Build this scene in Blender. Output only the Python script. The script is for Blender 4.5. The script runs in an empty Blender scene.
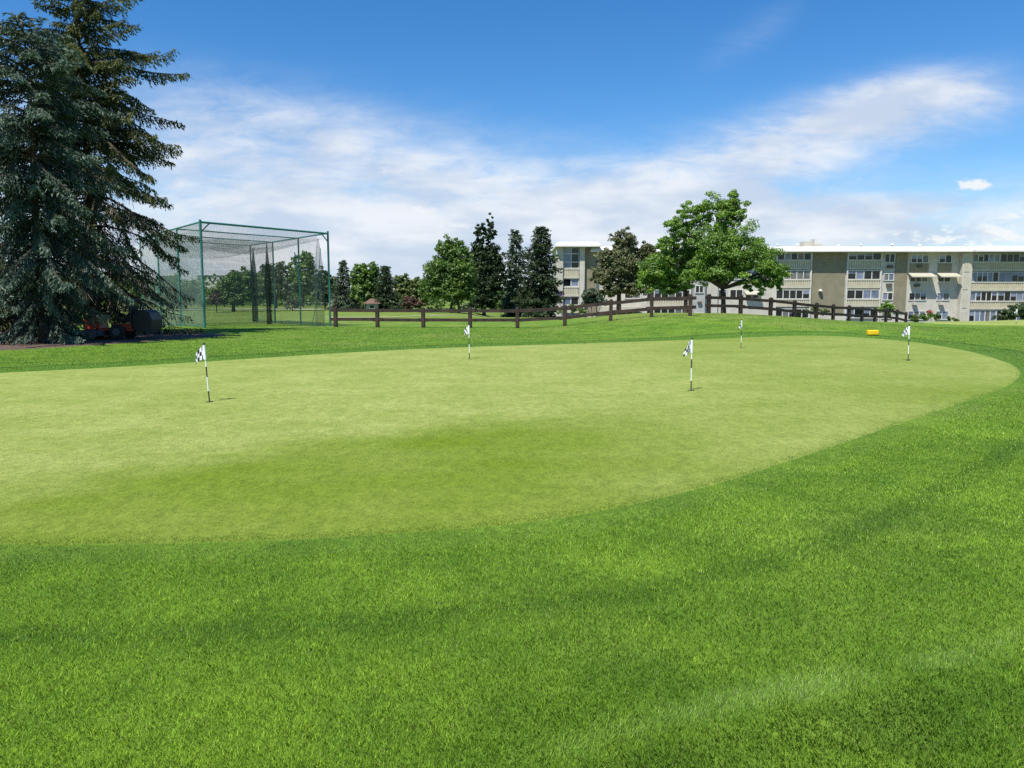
import bpy, math, random
import numpy as np
from mathutils import Vector, Matrix
R = math.radians
random.seed(7)
rng = np.random.default_rng(11)
scene = bpy.context.scene
COL = scene.collection

# ------------------------------------------------------------------ camera
CAMZ = 1.55
PITCH = math.atan(87 / 768)
cam = bpy.data.cameras.new('camera')
cam.sensor_width = 36.0
cam.lens = 27.0
cam.clip_start = 0.05
cam.clip_end = 6000
camo = bpy.data.objects.new('camera', cam)
camo.location = (0, 0, CAMZ)
camo.rotation_euler = (math.pi / 2 - PITCH, 0, 0)
COL.objects.link(camo)
scene.camera = camo

# ------------------------------------------------------------------ sky, sun, exposure
SUN_EL, SUN_AZ = R(59), R(214)           # azimuth clockwise from +Y (the view direction)
scene.view_settings.view_transform = 'Standard'
scene.view_settings.look = 'None'
scene.view_settings.gamma = 1
scene.view_settings.exposure = 0.45
scene.render.engine = 'CYCLES'
scene.cycles.use_denoising = False
scene.cycles.transparent_max_bounces = 24
scene.cycles.max_bounces = 6
scene.cycles.caustics_reflective = False
scene.cycles.caustics_refractive = False

sl = bpy.data.lights.new('sun', 'SUN')
sl.energy = 5.0
sl.angle = R(0.55)
sl.color = (1.0, 0.955, 0.88)
so = bpy.data.objects.new('sun', sl)
sd = Vector((math.sin(SUN_AZ) * math.cos(SUN_EL), math.cos(SUN_AZ) * math.cos(SUN_EL), math.sin(SUN_EL)))
so.rotation_euler = (-sd).to_track_quat('-Z', 'Y').to_euler()
so.location = sd * 60
COL.objects.link(so)


class NT:
    """tiny helper for wiring node trees"""
    def __init__(self, tree):
        self.t = tree
        self.n = tree.nodes
        self.l = tree.links

    def new(self, kind, **kw):
        nd = self.n.new(kind)
        for k, v in kw.items():
            setattr(nd, k, v)
        return nd

    def put(self, sock, v):
        if isinstance(v, bpy.types.NodeSocket):
            self.l.new(v, sock)
        elif v is not None:
            sock.default_value = v

    def math(self, op, a, b=None, c=None, clamp=False):
        nd = self.new('ShaderNodeMath', operation=op, use_clamp=clamp)
        self.put(nd.inputs[0], a)
        if b is not None: self.put(nd.inputs[1], b)
        if c is not None: self.put(nd.inputs[2], c)
        return nd.outputs[0]

    def smooth(self, v, a, b, to0=0.0, to1=1.0):
        nd = self.new('ShaderNodeMapRange', interpolation_type='SMOOTHSTEP')
        self.put(nd.inputs[0], v)
        for i, x in enumerate((a, b, to0, to1)): self.put(nd.inputs[1 + i], x)
        return nd.outputs[0]

    def noise(self, vec, scale, detail=4, rough=0.55, dist=0.0):
        nd = self.new('ShaderNodeTexNoise')
        self.put(nd.inputs['Vector'], vec)
        nd.inputs['Scale'].default_value = scale
        nd.inputs['Detail'].default_value = detail
        nd.inputs['Roughness'].default_value = rough
        nd.inputs['Distortion'].default_value = dist
        return nd.outputs[0]

    def mixc(self, f, a, b):
        nd = self.new('ShaderNodeMix', data_type='RGBA')
        self.put(nd.inputs[0], f)
        self.put(nd.inputs[6], a if isinstance(a, bpy.types.NodeSocket) else tuple(a) + (1,))
        self.put(nd.inputs[7], b if isinstance(b, bpy.types.NodeSocket) else tuple(b) + (1,))
        return nd.outputs[2]


def build_world():
    w = bpy.data.worlds.new('World')
    scene.world = w
    w.use_nodes = True
    g = NT(w.node_tree)
    g.n.clear()
    out = g.new('ShaderNodeOutputWorld')
    sky = g.new('ShaderNodeTexSky', sky_type='NISHITA')
    sky.sun_disc = False
    sky.sun_elevation = SUN_EL
    sky.sun_rotation = SUN_AZ
    sky.altitude = 1700
    sky.air_density = 1.35
    sky.dust_density = 0.35
    sky.ozone_density = 4.5
    hs = g.new('ShaderNodeHueSaturation')
    hs.inputs['Saturation'].default_value = 1.30
    hs.inputs['Value'].default_value = 1.0
    g.l.new(sky.outputs[0], hs.inputs['Color'])
    bg = g.new('ShaderNodeBackground')
    bg.inputs[1].default_value = 0.094
    tn = g.new('ShaderNodeMix', data_type='RGBA', blend_type='MULTIPLY')
    tn.inputs[0].default_value = 1.0
    tn.inputs[7].default_value = (0.92, 1.02, 1.13, 1)
    g.l.new(hs.outputs[0], tn.inputs[6])
    g.l.new(tn.outputs[2], bg.inputs[0])
    # clouds, laid out in compass direction and elevation
    tc = g.new('ShaderNodeTexCoord')
    sep = g.new('ShaderNodeSeparateXYZ')
    g.l.new(tc.outputs['Generated'], sep.inputs[0])
    ysafe = g.math('MAXIMUM', sep.outputs[1], 0.06)
    az = g.math('DIVIDE', sep.outputs[0], ysafe)
    el = g.math('DIVIDE', sep.outputs[2], ysafe)
    cmb = g.new('ShaderNodeCombineXYZ')
    g.l.new(az, cmb.inputs[0]); g.l.new(el, cmb.inputs[1])
    uv = cmb.outputs[0]
    mp = g.new('ShaderNodeMapping')
    mp.inputs['Rotation'].default_value = (0, 0, R(-14))
    mp.inputs['Scale'].default_value = (1.0, 2.6, 1)
    g.l.new(uv, mp.inputs[0])
    n1 = g.noise(mp.outputs[0], 3.2, 7, 0.56, 0.35)          # wisps
    mp2 = g.new('ShaderNodeMapping')
    mp2.inputs['Scale'].default_value = (1.0, 2.0, 1)
    mp2.inputs['Location'].default_value = (3.3, 1.7, 0)
    g.l.new(uv, mp2.inputs[0])
    n2 = g.noise(mp2.outputs[0], 9.5, 6, 0.6, 0.2)           # puffs
    mp3 = g.new('ShaderNodeMapping')
    mp3.inputs['Scale'].default_value = (1.0, 3.2, 1)
    mp3.inputs['Location'].default_value = (-7.1, 4.2, 0)
    g.l.new(uv, mp3.inputs[0])
    n3 = g.noise(mp3.outputs[0], 6.0, 5, 0.55, 0.1)

    def blob(px, py, sx, sy, rot, amp):
        m = g.new('ShaderNodeMapping', vector_type='TEXTURE')
        m.inputs['Location'].default_value = ((px - 512) / 768, (297 - py) / 768, 0)
        m.inputs['Rotation'].default_value = (0, 0, R(rot))
        m.inputs['Scale'].default_value = (sx / 768, sy / 768, 1)
        g.l.new(uv, m.inputs[0])
        ln = g.new('ShaderNodeVectorMath', operation='LENGTH')
        g.l.new(m.outputs[0], ln.inputs[0])
        e = g.math('EXPONENT', g.math('MULTIPLY', g.math('POWER', ln.outputs[1], 2.0), -1.0))
        return g.math('MULTIPLY', e, amp)

    tot = None
    for b in [(215, 195, 140, 85, 0, .50), (300, 262, 420, 46, 0, .55), (430, 205, 170, 66, -6, .42),
              (300, 128, 170, 40, -8, .26), (560, 215, 420, 75, 3, .30),
              (600, 240, 210, 46, 4, .55), (730, 168, 200, 38, 17, .56), (860, 122, 110, 30, 13, .46), (900, 100, 60, 16, 8, .26),
              (850, 220, 200, 27, 3, .58), (1010, 238, 120, 18, 0, .52), (745, 45, 60, 20, 30, .20), (980, 110, 90, 30, 12, .18),
              (-120, 160, 220, 90, 0, .6), (1250, 150, 190, 40, 10, .5)]:
        o = blob(*b)
        tot = o if tot is None else g.math('ADD', tot, o)
    mp4 = g.new('ShaderNodeMapping')
    mp4.inputs['Rotation'].default_value = (0, 0, R(-20))
    mp4.inputs['Scale'].default_value = (1.0, 3.6, 1)
    g.l.new(uv, mp4.inputs[0])
    n4 = g.noise(mp4.outputs[0], 11.0, 9, 0.68, 0.5)          # fine streaks
    tex = g.math('ADD', g.math('MULTIPLY_ADD', n1, 1.5, -0.25), g.math('ADD', g.math('MULTIPLY_ADD', n4, 1.6, -0.8), g.math('MULTIPLY_ADD', n2, 0.9, -0.45)))
    v = g.math('MULTIPLY', tot, g.math('ADD', tex, 0.5))
    dens = g.smooth(v, 0.02, 1.0)
    # small cumulus low on the right
    n5 = g.noise(mp2.outputs[0], 32.0, 6, 0.62, 0.3)
    cum = None
    for b in [(962, 187, 26, 9, 4, .95), (1002, 221, 30, 12, 15, 1.0), (940, 236, 34, 13, 0, 1.0), (985, 241, 44, 8, 0, .85), (885, 238, 30, 9, 0, .7), (190, 125, 50, 12, 10, .5), (380, 175, 60, 12, -5, .45),
              (420, 212, 34, 9, -5, .7), (455, 228, 60, 8, 0, .6)]:
        o = blob(*b)
        cum = o if cum is None else g.math('ADD', cum, o)
    cv = g.math('MULTIPLY', cum, g.math('ADD', g.math('MULTIPLY_ADD', n2, 2.4, -0.75), g.math('MULTIPLY_ADD', n5, 3.0, -1.35)))
    cdens = g.smooth(cv, 0.24, 0.80)
    shade = g.smooth(n3, 0.36, 0.66)
    ccol = g.mixc(shade, (0.60, 0.70, 0.86), (0.90, 0.93, 0.98))
    ccol = g.mixc(cdens, ccol, (0.97, 0.97, 0.98))
    full = g.math('MAXIMUM', g.math('MULTIPLY', dens, 0.95), g.math('MULTIPLY', cdens, 0.9))
    above = g.smooth(sep.outputs[2], -0.01, 0.03)
    full = g.math('MULTIPLY', full, above)
    cb = g.new('ShaderNodeBackground')
    cb.inputs[1].default_value = 0.72
    g.l.new(ccol, cb.inputs[0])
    mx = g.new('ShaderNodeMixShader')
    g.l.new(full, mx.inputs[0]); g.l.new(bg.outputs[0], mx.inputs[1]); g.l.new(cb.outputs[0], mx.inputs[2])
    g.l.new(mx.outputs[0], out.inputs[0])


build_world()


# ------------------------------------------------------------------ measuring helpers
def ray(px, py):
    a, b = (px - 512) / 768, (384 - py) / 768
    c, s = math.cos(PITCH), math.sin(PITCH)
    return a, b * s + c, b * c - s


def gnd(px, py, z=0.0):
    dx, dy, dz = ray(px, py)
    t = (z - CAMZ) / dz
    return dx * t, dy * t


def P(px, py, Y):
    dx, dy, dz = ray(px, py)
    t = Y / dy
    return dx * t, CAMZ + dz * t


def X(px, Y): return P(px, 297, Y)[0]
def Z(py, Y): return P(512, py, Y)[1]


# ------------------------------------------------------------------ materials
MATS = {}


def mat(name, c1, c2=None, scale=4.0, rough=0.7, bump=0.0, bscale=30.0, metal=0.0, spec=0.5, stretch=(1, 1, 1), detail=5):
    m = bpy.data.materials.new(name)
    m.use_nodes = True
    g = NT(m.node_tree)
    b = g.n['Principled BSDF']
    b.inputs['Roughness'].default_value = rough
    b.inputs['Metallic'].default_value = metal
    b.inputs['Specular IOR Level'].default_value = spec
    tc = g.new('ShaderNodeTexCoord')
    mp = g.new('ShaderNodeMapping')
    mp.inputs['Scale'].default_value = stretch
    g.l.new(tc.outputs['Object'], mp.inputs[0])
    c2 = c2 or tuple(x * 0.82 for x in c1)
    n = g.noise(mp.outputs[0], scale, detail, 0.6)
    col = g.mixc(g.smooth(n, 0.34, 0.66), c1, c2)
    g.l.new(col, b.inputs['Base Color'])
    if bump:
        bn = g.noise(mp.outputs[0], bscale, 4, 0.6)
        bp = g.new('ShaderNodeBump')
        bp.inputs['Strength'].default_value = bump
        bp.inputs['Distance'].default_value = 0.02
        g.l.new(bn, bp.inputs['Height'])
        g.l.new(bp.outputs[0], b.inputs['Normal'])
    MATS[name] = m
    return m


def foliage(name, dark, light, trans=0.3, rough=0.55, gloss=0.06, patch=None):
    m = bpy.data.materials.new(name)
    m.use_nodes = True
    g = NT(m.node_tree)
    g.n.clear()
    out = g.new('ShaderNodeOutputMaterial')
    at = g.new('ShaderNodeAttribute', attribute_name='rnd')
    tc = g.new('ShaderNodeTexCoord')
    n = g.noise(tc.outputs['Object'], 1.1, 3, 0.6)
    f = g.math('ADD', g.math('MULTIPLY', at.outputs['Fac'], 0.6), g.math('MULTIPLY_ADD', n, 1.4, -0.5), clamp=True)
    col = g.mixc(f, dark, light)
    if patch:
        pn = g.noise(tc.outputs['Object'], patch[1], 3, 0.6)
        col = g.mixc(g.smooth(pn, 0.52, 0.66), col, patch[0])
    df = g.new('ShaderNodeBsdfDiffuse'); g.l.new(col, df.inputs[0])
    tr = g.new('ShaderNodeBsdfTranslucent')
    tcx = g.new('ShaderNodeMix', data_type='RGBA', blend_type='MULTIPLY')
    tcx.inputs[0].default_value = 1.0
    g.l.new(col, tcx.inputs[6]); tcx.inputs[7].default_value = (1.15, 1.25, 0.6, 1)
    g.l.new(tcx.outputs[2], tr.inputs[0])
    gl = g.new('ShaderNodeBsdfGlossy'); gl.inputs['Roughness'].default_value = rough
    gl.inputs[0].default_value = (0.8, 0.85, 0.8, 1)
    m1 = g.new('ShaderNodeMixShader'); m1.inputs[0].default_value = trans
    g.l.new(df.outputs[0], m1.inputs[1]); g.l.new(tr.outputs[0], m1.inputs[2])
    m2 = g.new('ShaderNodeMixShader'); m2.inputs[0].default_value = gloss
    g.l.new(m1.outputs[0], m2.inputs[1]); g.l.new(gl.outputs[0], m2.inputs[2])
    g.l.new(m2.outputs[0], out.inputs[0])
    MATS[name] = m
    return m


# ------------------------------------------------------------------ object helpers
def tag(o, label=None, cat=None, group=None, kind=None):
    if label: o['label'] = label
    if cat: o['category'] = cat
    if group: o['group'] = group
    if kind: o['kind'] = kind
    return o


def thing(name, label, cat, loc=(0, 0, 0), rz=0.0, group=None):
    o = bpy.data.objects.new(name, None)
    o.empty_display_size = 0.2
    o.location = loc
    o.rotation_euler = (0, 0, rz)
    COL.objects.link(o)
    return tag(o, label, cat, group)


def link_mesh(name, me, m, parent=None):
    o = bpy.data.objects.new(name, me)
    if m is not None:
        for x in (m if isinstance(m, (list, tuple)) else [m]):
            me.materials.append(x)
    COL.objects.link(o)
    if parent is not None:
        o.parent = parent
    return o


class MB:
    """collects shapes and links them as one mesh object"""
    def __init__(self):
        self.v, self.f, self.mi = [], [], []

    def add(self, vs, fs, mi=0):
        k = len(self.v)
        self.v += [tuple(p) for p in vs]
        for f in fs:
            self.f.append(tuple(i + k for i in f)); self.mi.append(mi)
        return self

    def box(self, x0, x1, y0, y1, z0, z1, mi=0, bev=0.0):
        if bev <= 0:
            vs = [(x, y, z) for z in (z0, z1) for (x, y) in ((x0, y0), (x1, y0), (x1, y1), (x0, y1))]
            fs = [(3, 2, 1, 0), (4, 5, 6, 7), (0, 1, 5, 4), (1, 2, 6, 5), (2, 3, 7, 6), (3, 0, 4, 7)]
            return self.add(vs, fs, mi)
        b = bev
        rings = []
        for (z, i) in ((z0, b), (z0 + b, 0), (z1 - b, 0), (z1, b)):
            a0, a1, c0, c1 = x0 + i, x1 - i, y0 + i, y1 - i
            q = b
            rings.append([(a0 + q, c0, z), (a1 - q, c0, z), (a1, c0 + q, z), (a1, c1 - q, z),
                          (a1 - q, c1, z), (a0 + q, c1, z), (a0, c1 - q, z), (a0, c0 + q, z)])
        vs = [p for r in rings for p in r]
        fs = [tuple(range(7, -1, -1)), tuple(range(24, 32))]
        for k in range(3):
            for i in range(8):
                j = (i + 1) % 8
                fs.append((k * 8 + i, k * 8 + j, k * 8 + 8 + j, k * 8 + 8 + i))
        return self.add(vs, fs, mi)

    def bar(self, a, b, w, h, mi=0, up=(0, 0, 1)):
        a, b = Vector(a), Vector(b)
        d = (b - a).normalized()
        s = d.cross(Vector(up))
        if s.length < 1e-4: s = d.cross(Vector((1, 0, 0)))
        s.normalize(); u = s.cross(d)
        vs = []
        for p in (a, b):
            for (i, j) in ((-1, -1), (1, -1), (1, 1), (-1, 1)):
                vs.append(p + s * (i * w / 2) + u * (j * h / 2))
        return self.add(vs, [(3, 2, 1, 0), (4, 5, 6, 7), (0, 1, 5, 4), (1, 2, 6, 5), (2, 3, 7, 6), (3, 0, 4, 7)], mi)

    def tube(self, pts, rad, n=8, mi=0, cap=True):
        pts = [Vector(p) for p in pts]
        if not isinstance(rad, (list, tuple)): rad = [rad] * len(pts)
        rings = []
        ref = None
        for i, p in enumerate(pts):
            d = (pts[min(i + 1, len(pts) - 1)] - pts[max(i - 1, 0)]).normalized()
            if ref is None:
                ref = d.cross(Vector((0.13, 0.9, 0.31)))
                if ref.length < 1e-3: ref = d.cross(Vector((1, 0, 0)))
            ref = (ref - d * ref.dot(d)).normalized()
            o = d.cross(ref)
            rings.append([p + (ref * math.cos(2 * math.pi * k / n) + o * math.sin(2 * math.pi * k / n)) * rad[i] for k in range(n)])
        vs = [q for r in rings for q in r]
        fs = []
        for i in range(len(pts) - 1):
            for k in range(n):
                j = (k + 1) % n
                fs.append((i * n + k, i * n + j, i * n + n + j, i * n + n + k))
        if cap:
            fs.append(tuple(range(n - 1, -1, -1)))
            fs.append(tuple((len(pts) - 1) * n + k for k in range(n)))
        return self.add(vs, fs, mi)

    def lathe(self, c, prof, axis='z', n=16, mi=0):
        vs, fs = [], []
        for (r, h) in prof:
            for k in range(n):
                a = 2 * math.pi * k / n
                x, y = r * math.cos(a), r * math.sin(a)
                p = {'z': (x, y, h), 'y': (x, h, y), 'x': (h, x, y)}[axis]
                vs.append((c[0] + p[0], c[1] + p[1], c[2] + p[2]))
        for i in range(len(prof) - 1):
            for k in range(n):
                j = (k + 1) % n
                fs.append((i * n + k, i * n + j, i * n + n + j, i * n + n + k))
        fs.append(tuple(range(n - 1, -1, -1)))
        fs.append(tuple((len(prof) - 1) * n + k for k in range(n)))
        return self.add(vs, fs, mi)

    def prism(self, prof, y0, y1, mi=0):
        """outline in x,z pushed from y0 to y1"""
        n = len(prof)
        vs = [(x, y0, z) for x, z in prof] + [(x, y1, z) for x, z in prof]
        fs = [tuple(range(n)), tuple(range(2 * n - 1, n - 1, -1))]
        for i in range(n):
            j = (i + 1) % n
            fs.append((j, i, n + i, n + j))
        return self.add(vs, fs, mi)

    def build(self, name, m, parent=None, smooth=False):
        me = bpy.data.meshes.new(name)
        me.from_pydata(self.v, [], self.f)
        me.polygons.foreach_set('material_index', self.mi)
        if smooth:
            me.polygons.foreach_set('use_smooth', [True] * len(self.f))
        me.update()
        return link_mesh(name, me, m, parent)


def poly_mesh(name, V, k):
    """V: (N*k,3) separate k-gons"""
    n = len(V) // k
    me = bpy.data.meshes.new(name)
    me.vertices.add(n * k)
    me.vertices.foreach_set('co', np.ascontiguousarray(V, dtype=np.float32).ravel())
    me.loops.add(n * k)
    me.loops.foreach_set('vertex_index', np.arange(n * k, dtype=np.int32))
    me.polygons.add(n)
    me.polygons.foreach_set('loop_start', np.arange(0, n * k, k, dtype=np.int32))
    me.update(calc_edges=True)
    return me


def leaf_obj(name, C, Dv, L, W, m, parent, rnd=None, flat=None):
    """diamond leaves: centres C, long axes Dv, lengths L, widths W"""
    n = len(C)
    Dv = Dv / np.maximum(np.linalg.norm(Dv, axis=1, keepdims=True), 1e-6)
    r = rng.normal(size=(n, 3)) if flat is None else flat
    S = np.cross(Dv, r)
    S /= np.maximum(np.linalg.norm(S, axis=1, keepdims=True), 1e-6)
    L = np.broadcast_to(L, n)[:, None]; W = np.broadcast_to(W, n)[:, None]
    V = np.stack([C - Dv * L / 2, C + S * W / 2 - Dv * L * .08, C + Dv * L / 2, C - S * W / 2 - Dv * L * .08], axis=1).reshape(-1, 3)
    me = poly_mesh(name, V, 4)
    a = me.attributes.new('rnd', 'FLOAT', 'FACE')
    a.data.foreach_set('value', (rng.random(n) if rnd is None else rnd).astype(np.float32))
    return link_mesh(name, me, m, parent)


# ------------------------------------------------------------------ noise for colours and relief
def vnoise(x, y, seed=0):
    xi, yi = np.floor(x).astype(np.int64), np.floor(y).astype(np.int64)
    xf, yf = x - xi, y - yi

    def h(a, b):
        v = (a * 374761393 + b * 668265263 + seed * 974634777) & 0x7fffffff
        v = ((v ^ (v >> 13)) * 1274126177) & 0x7fffffff
        return ((v ^ (v >> 16)) & 0xffff) / 65535.0
    u, w = xf * xf * (3 - 2 * xf), yf * yf * (3 - 2 * yf)
    return (h(xi, yi) * (1 - u) + h(xi + 1, yi) * u) * (1 - w) + (h(xi, yi + 1) * (1 - u) + h(xi + 1, yi + 1) * u) * w


def fbm(x, y, seed=0, oct=4):
    s, a, t = 0, 1.0, 0
    for i in range(oct):
        s = s + a * vnoise(x * 2 ** i, y * 2 ** i, seed + i); t += a; a *= 0.55
    return s / t


def sst(v, a, b):
    t = np.clip((v - a) / (b - a), 0, 1)
    return t * t * (3 - 2 * t)


def terrain(x, y):
    x = np.asarray(x, float); y = np.asarray(y, float)
    z = 0.66 * sst(x, .3, 8.3) * (1 - sst(x, 11, 23)) * sst(y, 28, 37.5) * (1 - sst(y, 43, 58))
    z = z - 2.3 * sst(x, -6, 4) * sst(y, 58, 84) * (1 - sst(y, 230, 320))
    z = z - 0.3 * sst(x, 18, 28) * sst(y, 46, 57) * (1 - sst(x, 29, 33))
    z = z + 0.10 * np.exp(-((x - 37) / 7) ** 2 - ((y - 55) / 5) ** 2)
    z = z - 0.75 * sst(x, 27.5, 33) * sst(y, 49.5, 58)
    z = z - 0.22 * sst(-x, 6, 11) * sst(y, 40, 47)
    z = z + 0.25 * (fbm(x / 16 + 3, y / 16, 5, 2) - .5) * sst(y, 60, 90)
    z = z + 1.2 * sst(y, 180, 420)
    return z


def tz(x, y): return float(terrain(x, y))


# ------------------------------------------------------------------ putting green outline (measured on the ground)
edge_px = [(0, 373), (100, 368), (200, 362), (350, 352.5), (470, 347), (600, 343), (740, 338.3), (830, 337.3), (900, 340.5),
           (960, 349.5), (1000, 360), (1020, 370), (1012, 384), (965, 402), (900, 424), (800, 458), (700, 489), (560, 519),
           (400, 534), (250, 542), (100, 545), (0, 545)]
edge = [gnd(*p) for p in edge_px] + [(-5.2, 4.95), (-8.2, 5.6), (-11.2, 7.4), (-13.2, 10.0), (-13.2, 12.8), (-12.2, 14.6)]


def spline(pts, per=10):
    n = len(pts); out = []
    for i in range(n):
        p0, p1, p2, p3 = (np.array(pts[(i + k) % n]) for k in (-1, 0, 1, 2))
        for j in range(per):
            t = j / per
            out.append(0.5 * (2 * p1 + (p2 - p0) * t + (2 * p0 - 5 * p1 + 4 * p2 - p3) * t * t + (3 * p1 - p0 - 3 * p2 + p3) * t ** 3))
    return np.array(out)


EDGE = spline(edge)


def edge_dist(x, y, E=None):
    """signed distance to the green's edge: negative inside"""
    x = np.asarray(x, float).ravel(); y = np.asarray(y, float).ravel()
    A = EDGE if E is None else E
    B = np.roll(A, -1, axis=0)
    best = np.full(len(x), 1e9); inside = np.zeros(len(x), bool)
    for a, b in zip(A, B):
        d = b - a
        t = np.clip(((x - a[0]) * d[0] + (y - a[1]) * d[1]) / (d @ d + 1e-12), 0, 1)
        best = np.minimum(best, (x - a[0] - t * d[0]) ** 2 + (y - a[1] - t * d[1]) ** 2)
        if a[1] != b[1]:
            cr = ((a[1] > y) != (b[1] > y)) & (x < (b[0] - a[0]) * (y - a[1]) / (b[1] - a[1]) + a[0])
            inside ^= cr
    return np.where(inside, -1, 1) * np.sqrt(best)


# ------------------------------------------------------------------ ground
def sheet(name, xs, ys, zoff=0.0):
    XX, YY = np.meshgrid(xs, ys)
    ZZ = terrain(XX, YY) + zoff
    V = np.stack([XX, YY, ZZ], -1).reshape(-1, 3)
    nx, ny = len(xs), len(ys)
    i = np.arange(nx * ny).reshape(ny, nx)
    F = np.stack([i[:-1, :-1], i[:-1, 1:], i[1:, 1:], i[1:, :-1]], -1).reshape(-1, 4)
    me = bpy.data.meshes.new(name)
    me.vertices.add(len(V)); me.vertices.foreach_set('co', V.astype(np.float32).ravel())
    me.loops.add(F.size); me.loops.foreach_set('vertex_index', F.astype(np.int32).ravel())
    me.polygons.add(len(F)); me.polygons.foreach_set('loop_start', np.arange(0, F.size, 4, dtype=np.int32))
    me.polygons.foreach_set('use_smooth', np.ones(len(F), bool))
    me.update(calc_edges=True)
    return me, XX.ravel(), YY.ravel()


def axis(parts):
    out = []
    for a, b, s in parts:
        out += list(np.arange(a, b - 1e-6, s))
    out.append(parts[-1][1])
    return np.array(out)


def grass_nodes(name, cols, rough_fine, fine_scale):
    m = bpy.data.materials.new(name)
    m.use_nodes = True
    g = NT(m.node_tree)
    b = g.n['Principled BSDF']
    b.inputs['Roughness'].default_value = 0.85
    b.inputs['Specular IOR Level'].default_value = 0.15
    tc = g.new('ShaderNodeTexCoord')
    return m, g, b, tc.outputs['Object']


def rough_material():
    m, g, b, P0 = grass_nodes('rough_grass_ground', None, 0, 0)
    ed = g.new('ShaderNodeAttribute', attribute_name='edge')
    sd = g.new('ShaderNodeAttribute', attribute_name='seed')
    big = g.noise(P0, 0.22, 4, 0.55)
    mid = g.noise(P0, 1.3, 5, 0.65)
    mps = g.new('ShaderNodeMapping'); mps.inputs['Scale'].default_value = (1, .45, 1)
    g.l.new(P0, mps.inputs[0])
    fine = g.noise(mps.outputs[0], 14, 6, 0.85)
    col = g.mixc(g.smooth(mid, .35, .65), (0.085, 0.175, 0.016), (0.150, 0.255, 0.026))
    col = g.mixc(g.math('MULTIPLY', g.smooth(big, .5, .68), .6), col, (0.20, 0.25, 0.06))
    # parched slopes and far fairway
    far = g.new('ShaderNodeAttribute', attribute_name='dry')
    col = g.mixc(g.math('MULTIPLY', far.outputs['Fac'], g.smooth(mid, .3, .6)), col, (0.235, 0.25, 0.075))
    # mown collar round the green
    c1 = g.smooth(ed.outputs['Fac'], 1.25, 1.45)
    c1 = g.math('MULTIPLY', g.math('SUBTRACT', 1.0, c1), g.smooth(sd.outputs['Fac'], 12, 15))
    col = g.mixc(g.math('MULTIPLY', c1, .75), col, (0.078, 0.172, 0.020))
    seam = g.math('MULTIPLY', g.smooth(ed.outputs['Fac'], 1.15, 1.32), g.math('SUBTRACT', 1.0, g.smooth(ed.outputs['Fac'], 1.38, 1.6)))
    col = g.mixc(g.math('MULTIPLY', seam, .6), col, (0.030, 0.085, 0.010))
    fn = g.smooth(fine, .25, .75)
    nd = g.new('ShaderNodeMix', data_type='RGBA', blend_type='MULTIPLY')
    nd.inputs[0].default_value = 1
    g.l.new(col, nd.inputs[6])
    g.l.new(g.mixc(fn, (.55, .58, .5), (1.28, 1.25, 1.2)), nd.inputs[7])
    g.l.new(nd.outputs[2], b.inputs['Base Color'])
    bp = g.new('ShaderNodeBump'); bp.inputs['Strength'].default_value = .7; bp.inputs['Distance'].default_value = .035
    g.l.new(fine, bp.inputs['Height']); g.l.new(bp.outputs[0], b.inputs['Normal'])
    return m


def green_material():
    m, g, b, P0 = grass_nodes('putting_green_turf', None, 0, 0)
    big = g.noise(P0, 0.16, 4, 0.5)
    band = g.new('ShaderNodeAttribute', attribute_name='band')
    mid = g.noise(P0, 0.9, 5, 0.65)
    mps = g.new('ShaderNodeMapping'); mps.inputs['Scale'].default_value = (1, .6, 1)
    g.l.new(P0, mps.inputs[0])
    fine = g.noise(mps.outputs[0], 34, 5, 0.85)
    micro = g.noise(mps.outputs[0], 7, 6, 0.82)
    col = g.mixc(g.smooth(mid, .3, .7), (0.230, 0.282, 0.064), (0.305, 0.345, 0.104))
    col = g.mixc(g.math('MULTIPLY', band.outputs['Fac'], g.smooth(big, .10, .5)), col, (0.132, 0.195, 0.011))
    nd = g.new('ShaderNodeMix', data_type='RGBA', blend_type='MULTIPLY')
    nd.inputs[0].default_value = 1
    g.l.new(col, nd.inputs[6])
    g.l.new(g.mixc(g.math('ADD', g.math('MULTIPLY', g.smooth(fine, .3, .7), .55), g.math('MULTIPLY', g.smooth(micro, .3, .7), .45)), (.52, .58, .40), (1.34, 1.30, 1.32)), nd.inputs[7])
    g.l.new(nd.outputs[2], b.inputs['Base Color'])
    bp = g.new('ShaderNodeBump'); bp.inputs['Strength'].default_value = .45; bp.inputs['Distance'].default_value = .012
    g.l.new(fine, bp.inputs['Height']); g.l.new(bp.outputs[0], b.inputs['Normal'])
    return m


M_ROUGH, M_GREEN = rough_material(), green_material()
xs = axis([(-1400, -300, 100), (-300, -80, 10), (-80, -32, 2), (-32, 36, .3), (36, 80, 2), (80, 300, 10), (300, 1400, 100)])
ys = axis([(-60, 0, 5), (0, 46, .3), (46, 90, 1.0), (90, 330, 8), (330, 500, 20), (500, 2600, 150)])
me, gx, gy = sheet('ground', xs, ys)
ed = np.full(len(gx), 30.0)
near = (np.abs(gx) < 36) & (gy > -1) & (gy < 46)
ed[near] = edge_dist(gx[near], gy[near])
for nm, val in (('edge', ed), ('seed', gy), ('dry', np.clip(sst(gy, 40, 60) * .45 + .55 * sst(gy, 33, 38) * sst(gx, 3, 6) * (1 - sst(gx, 13, 17)), 0, 1))):
    a = me.attributes.new(nm, 'FLOAT', 'POINT'); a.data.foreach_set('value', val.astype(np.float32))
ground = tag(link_mesh('ground', me, M_ROUGH), kind='structure')


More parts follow.
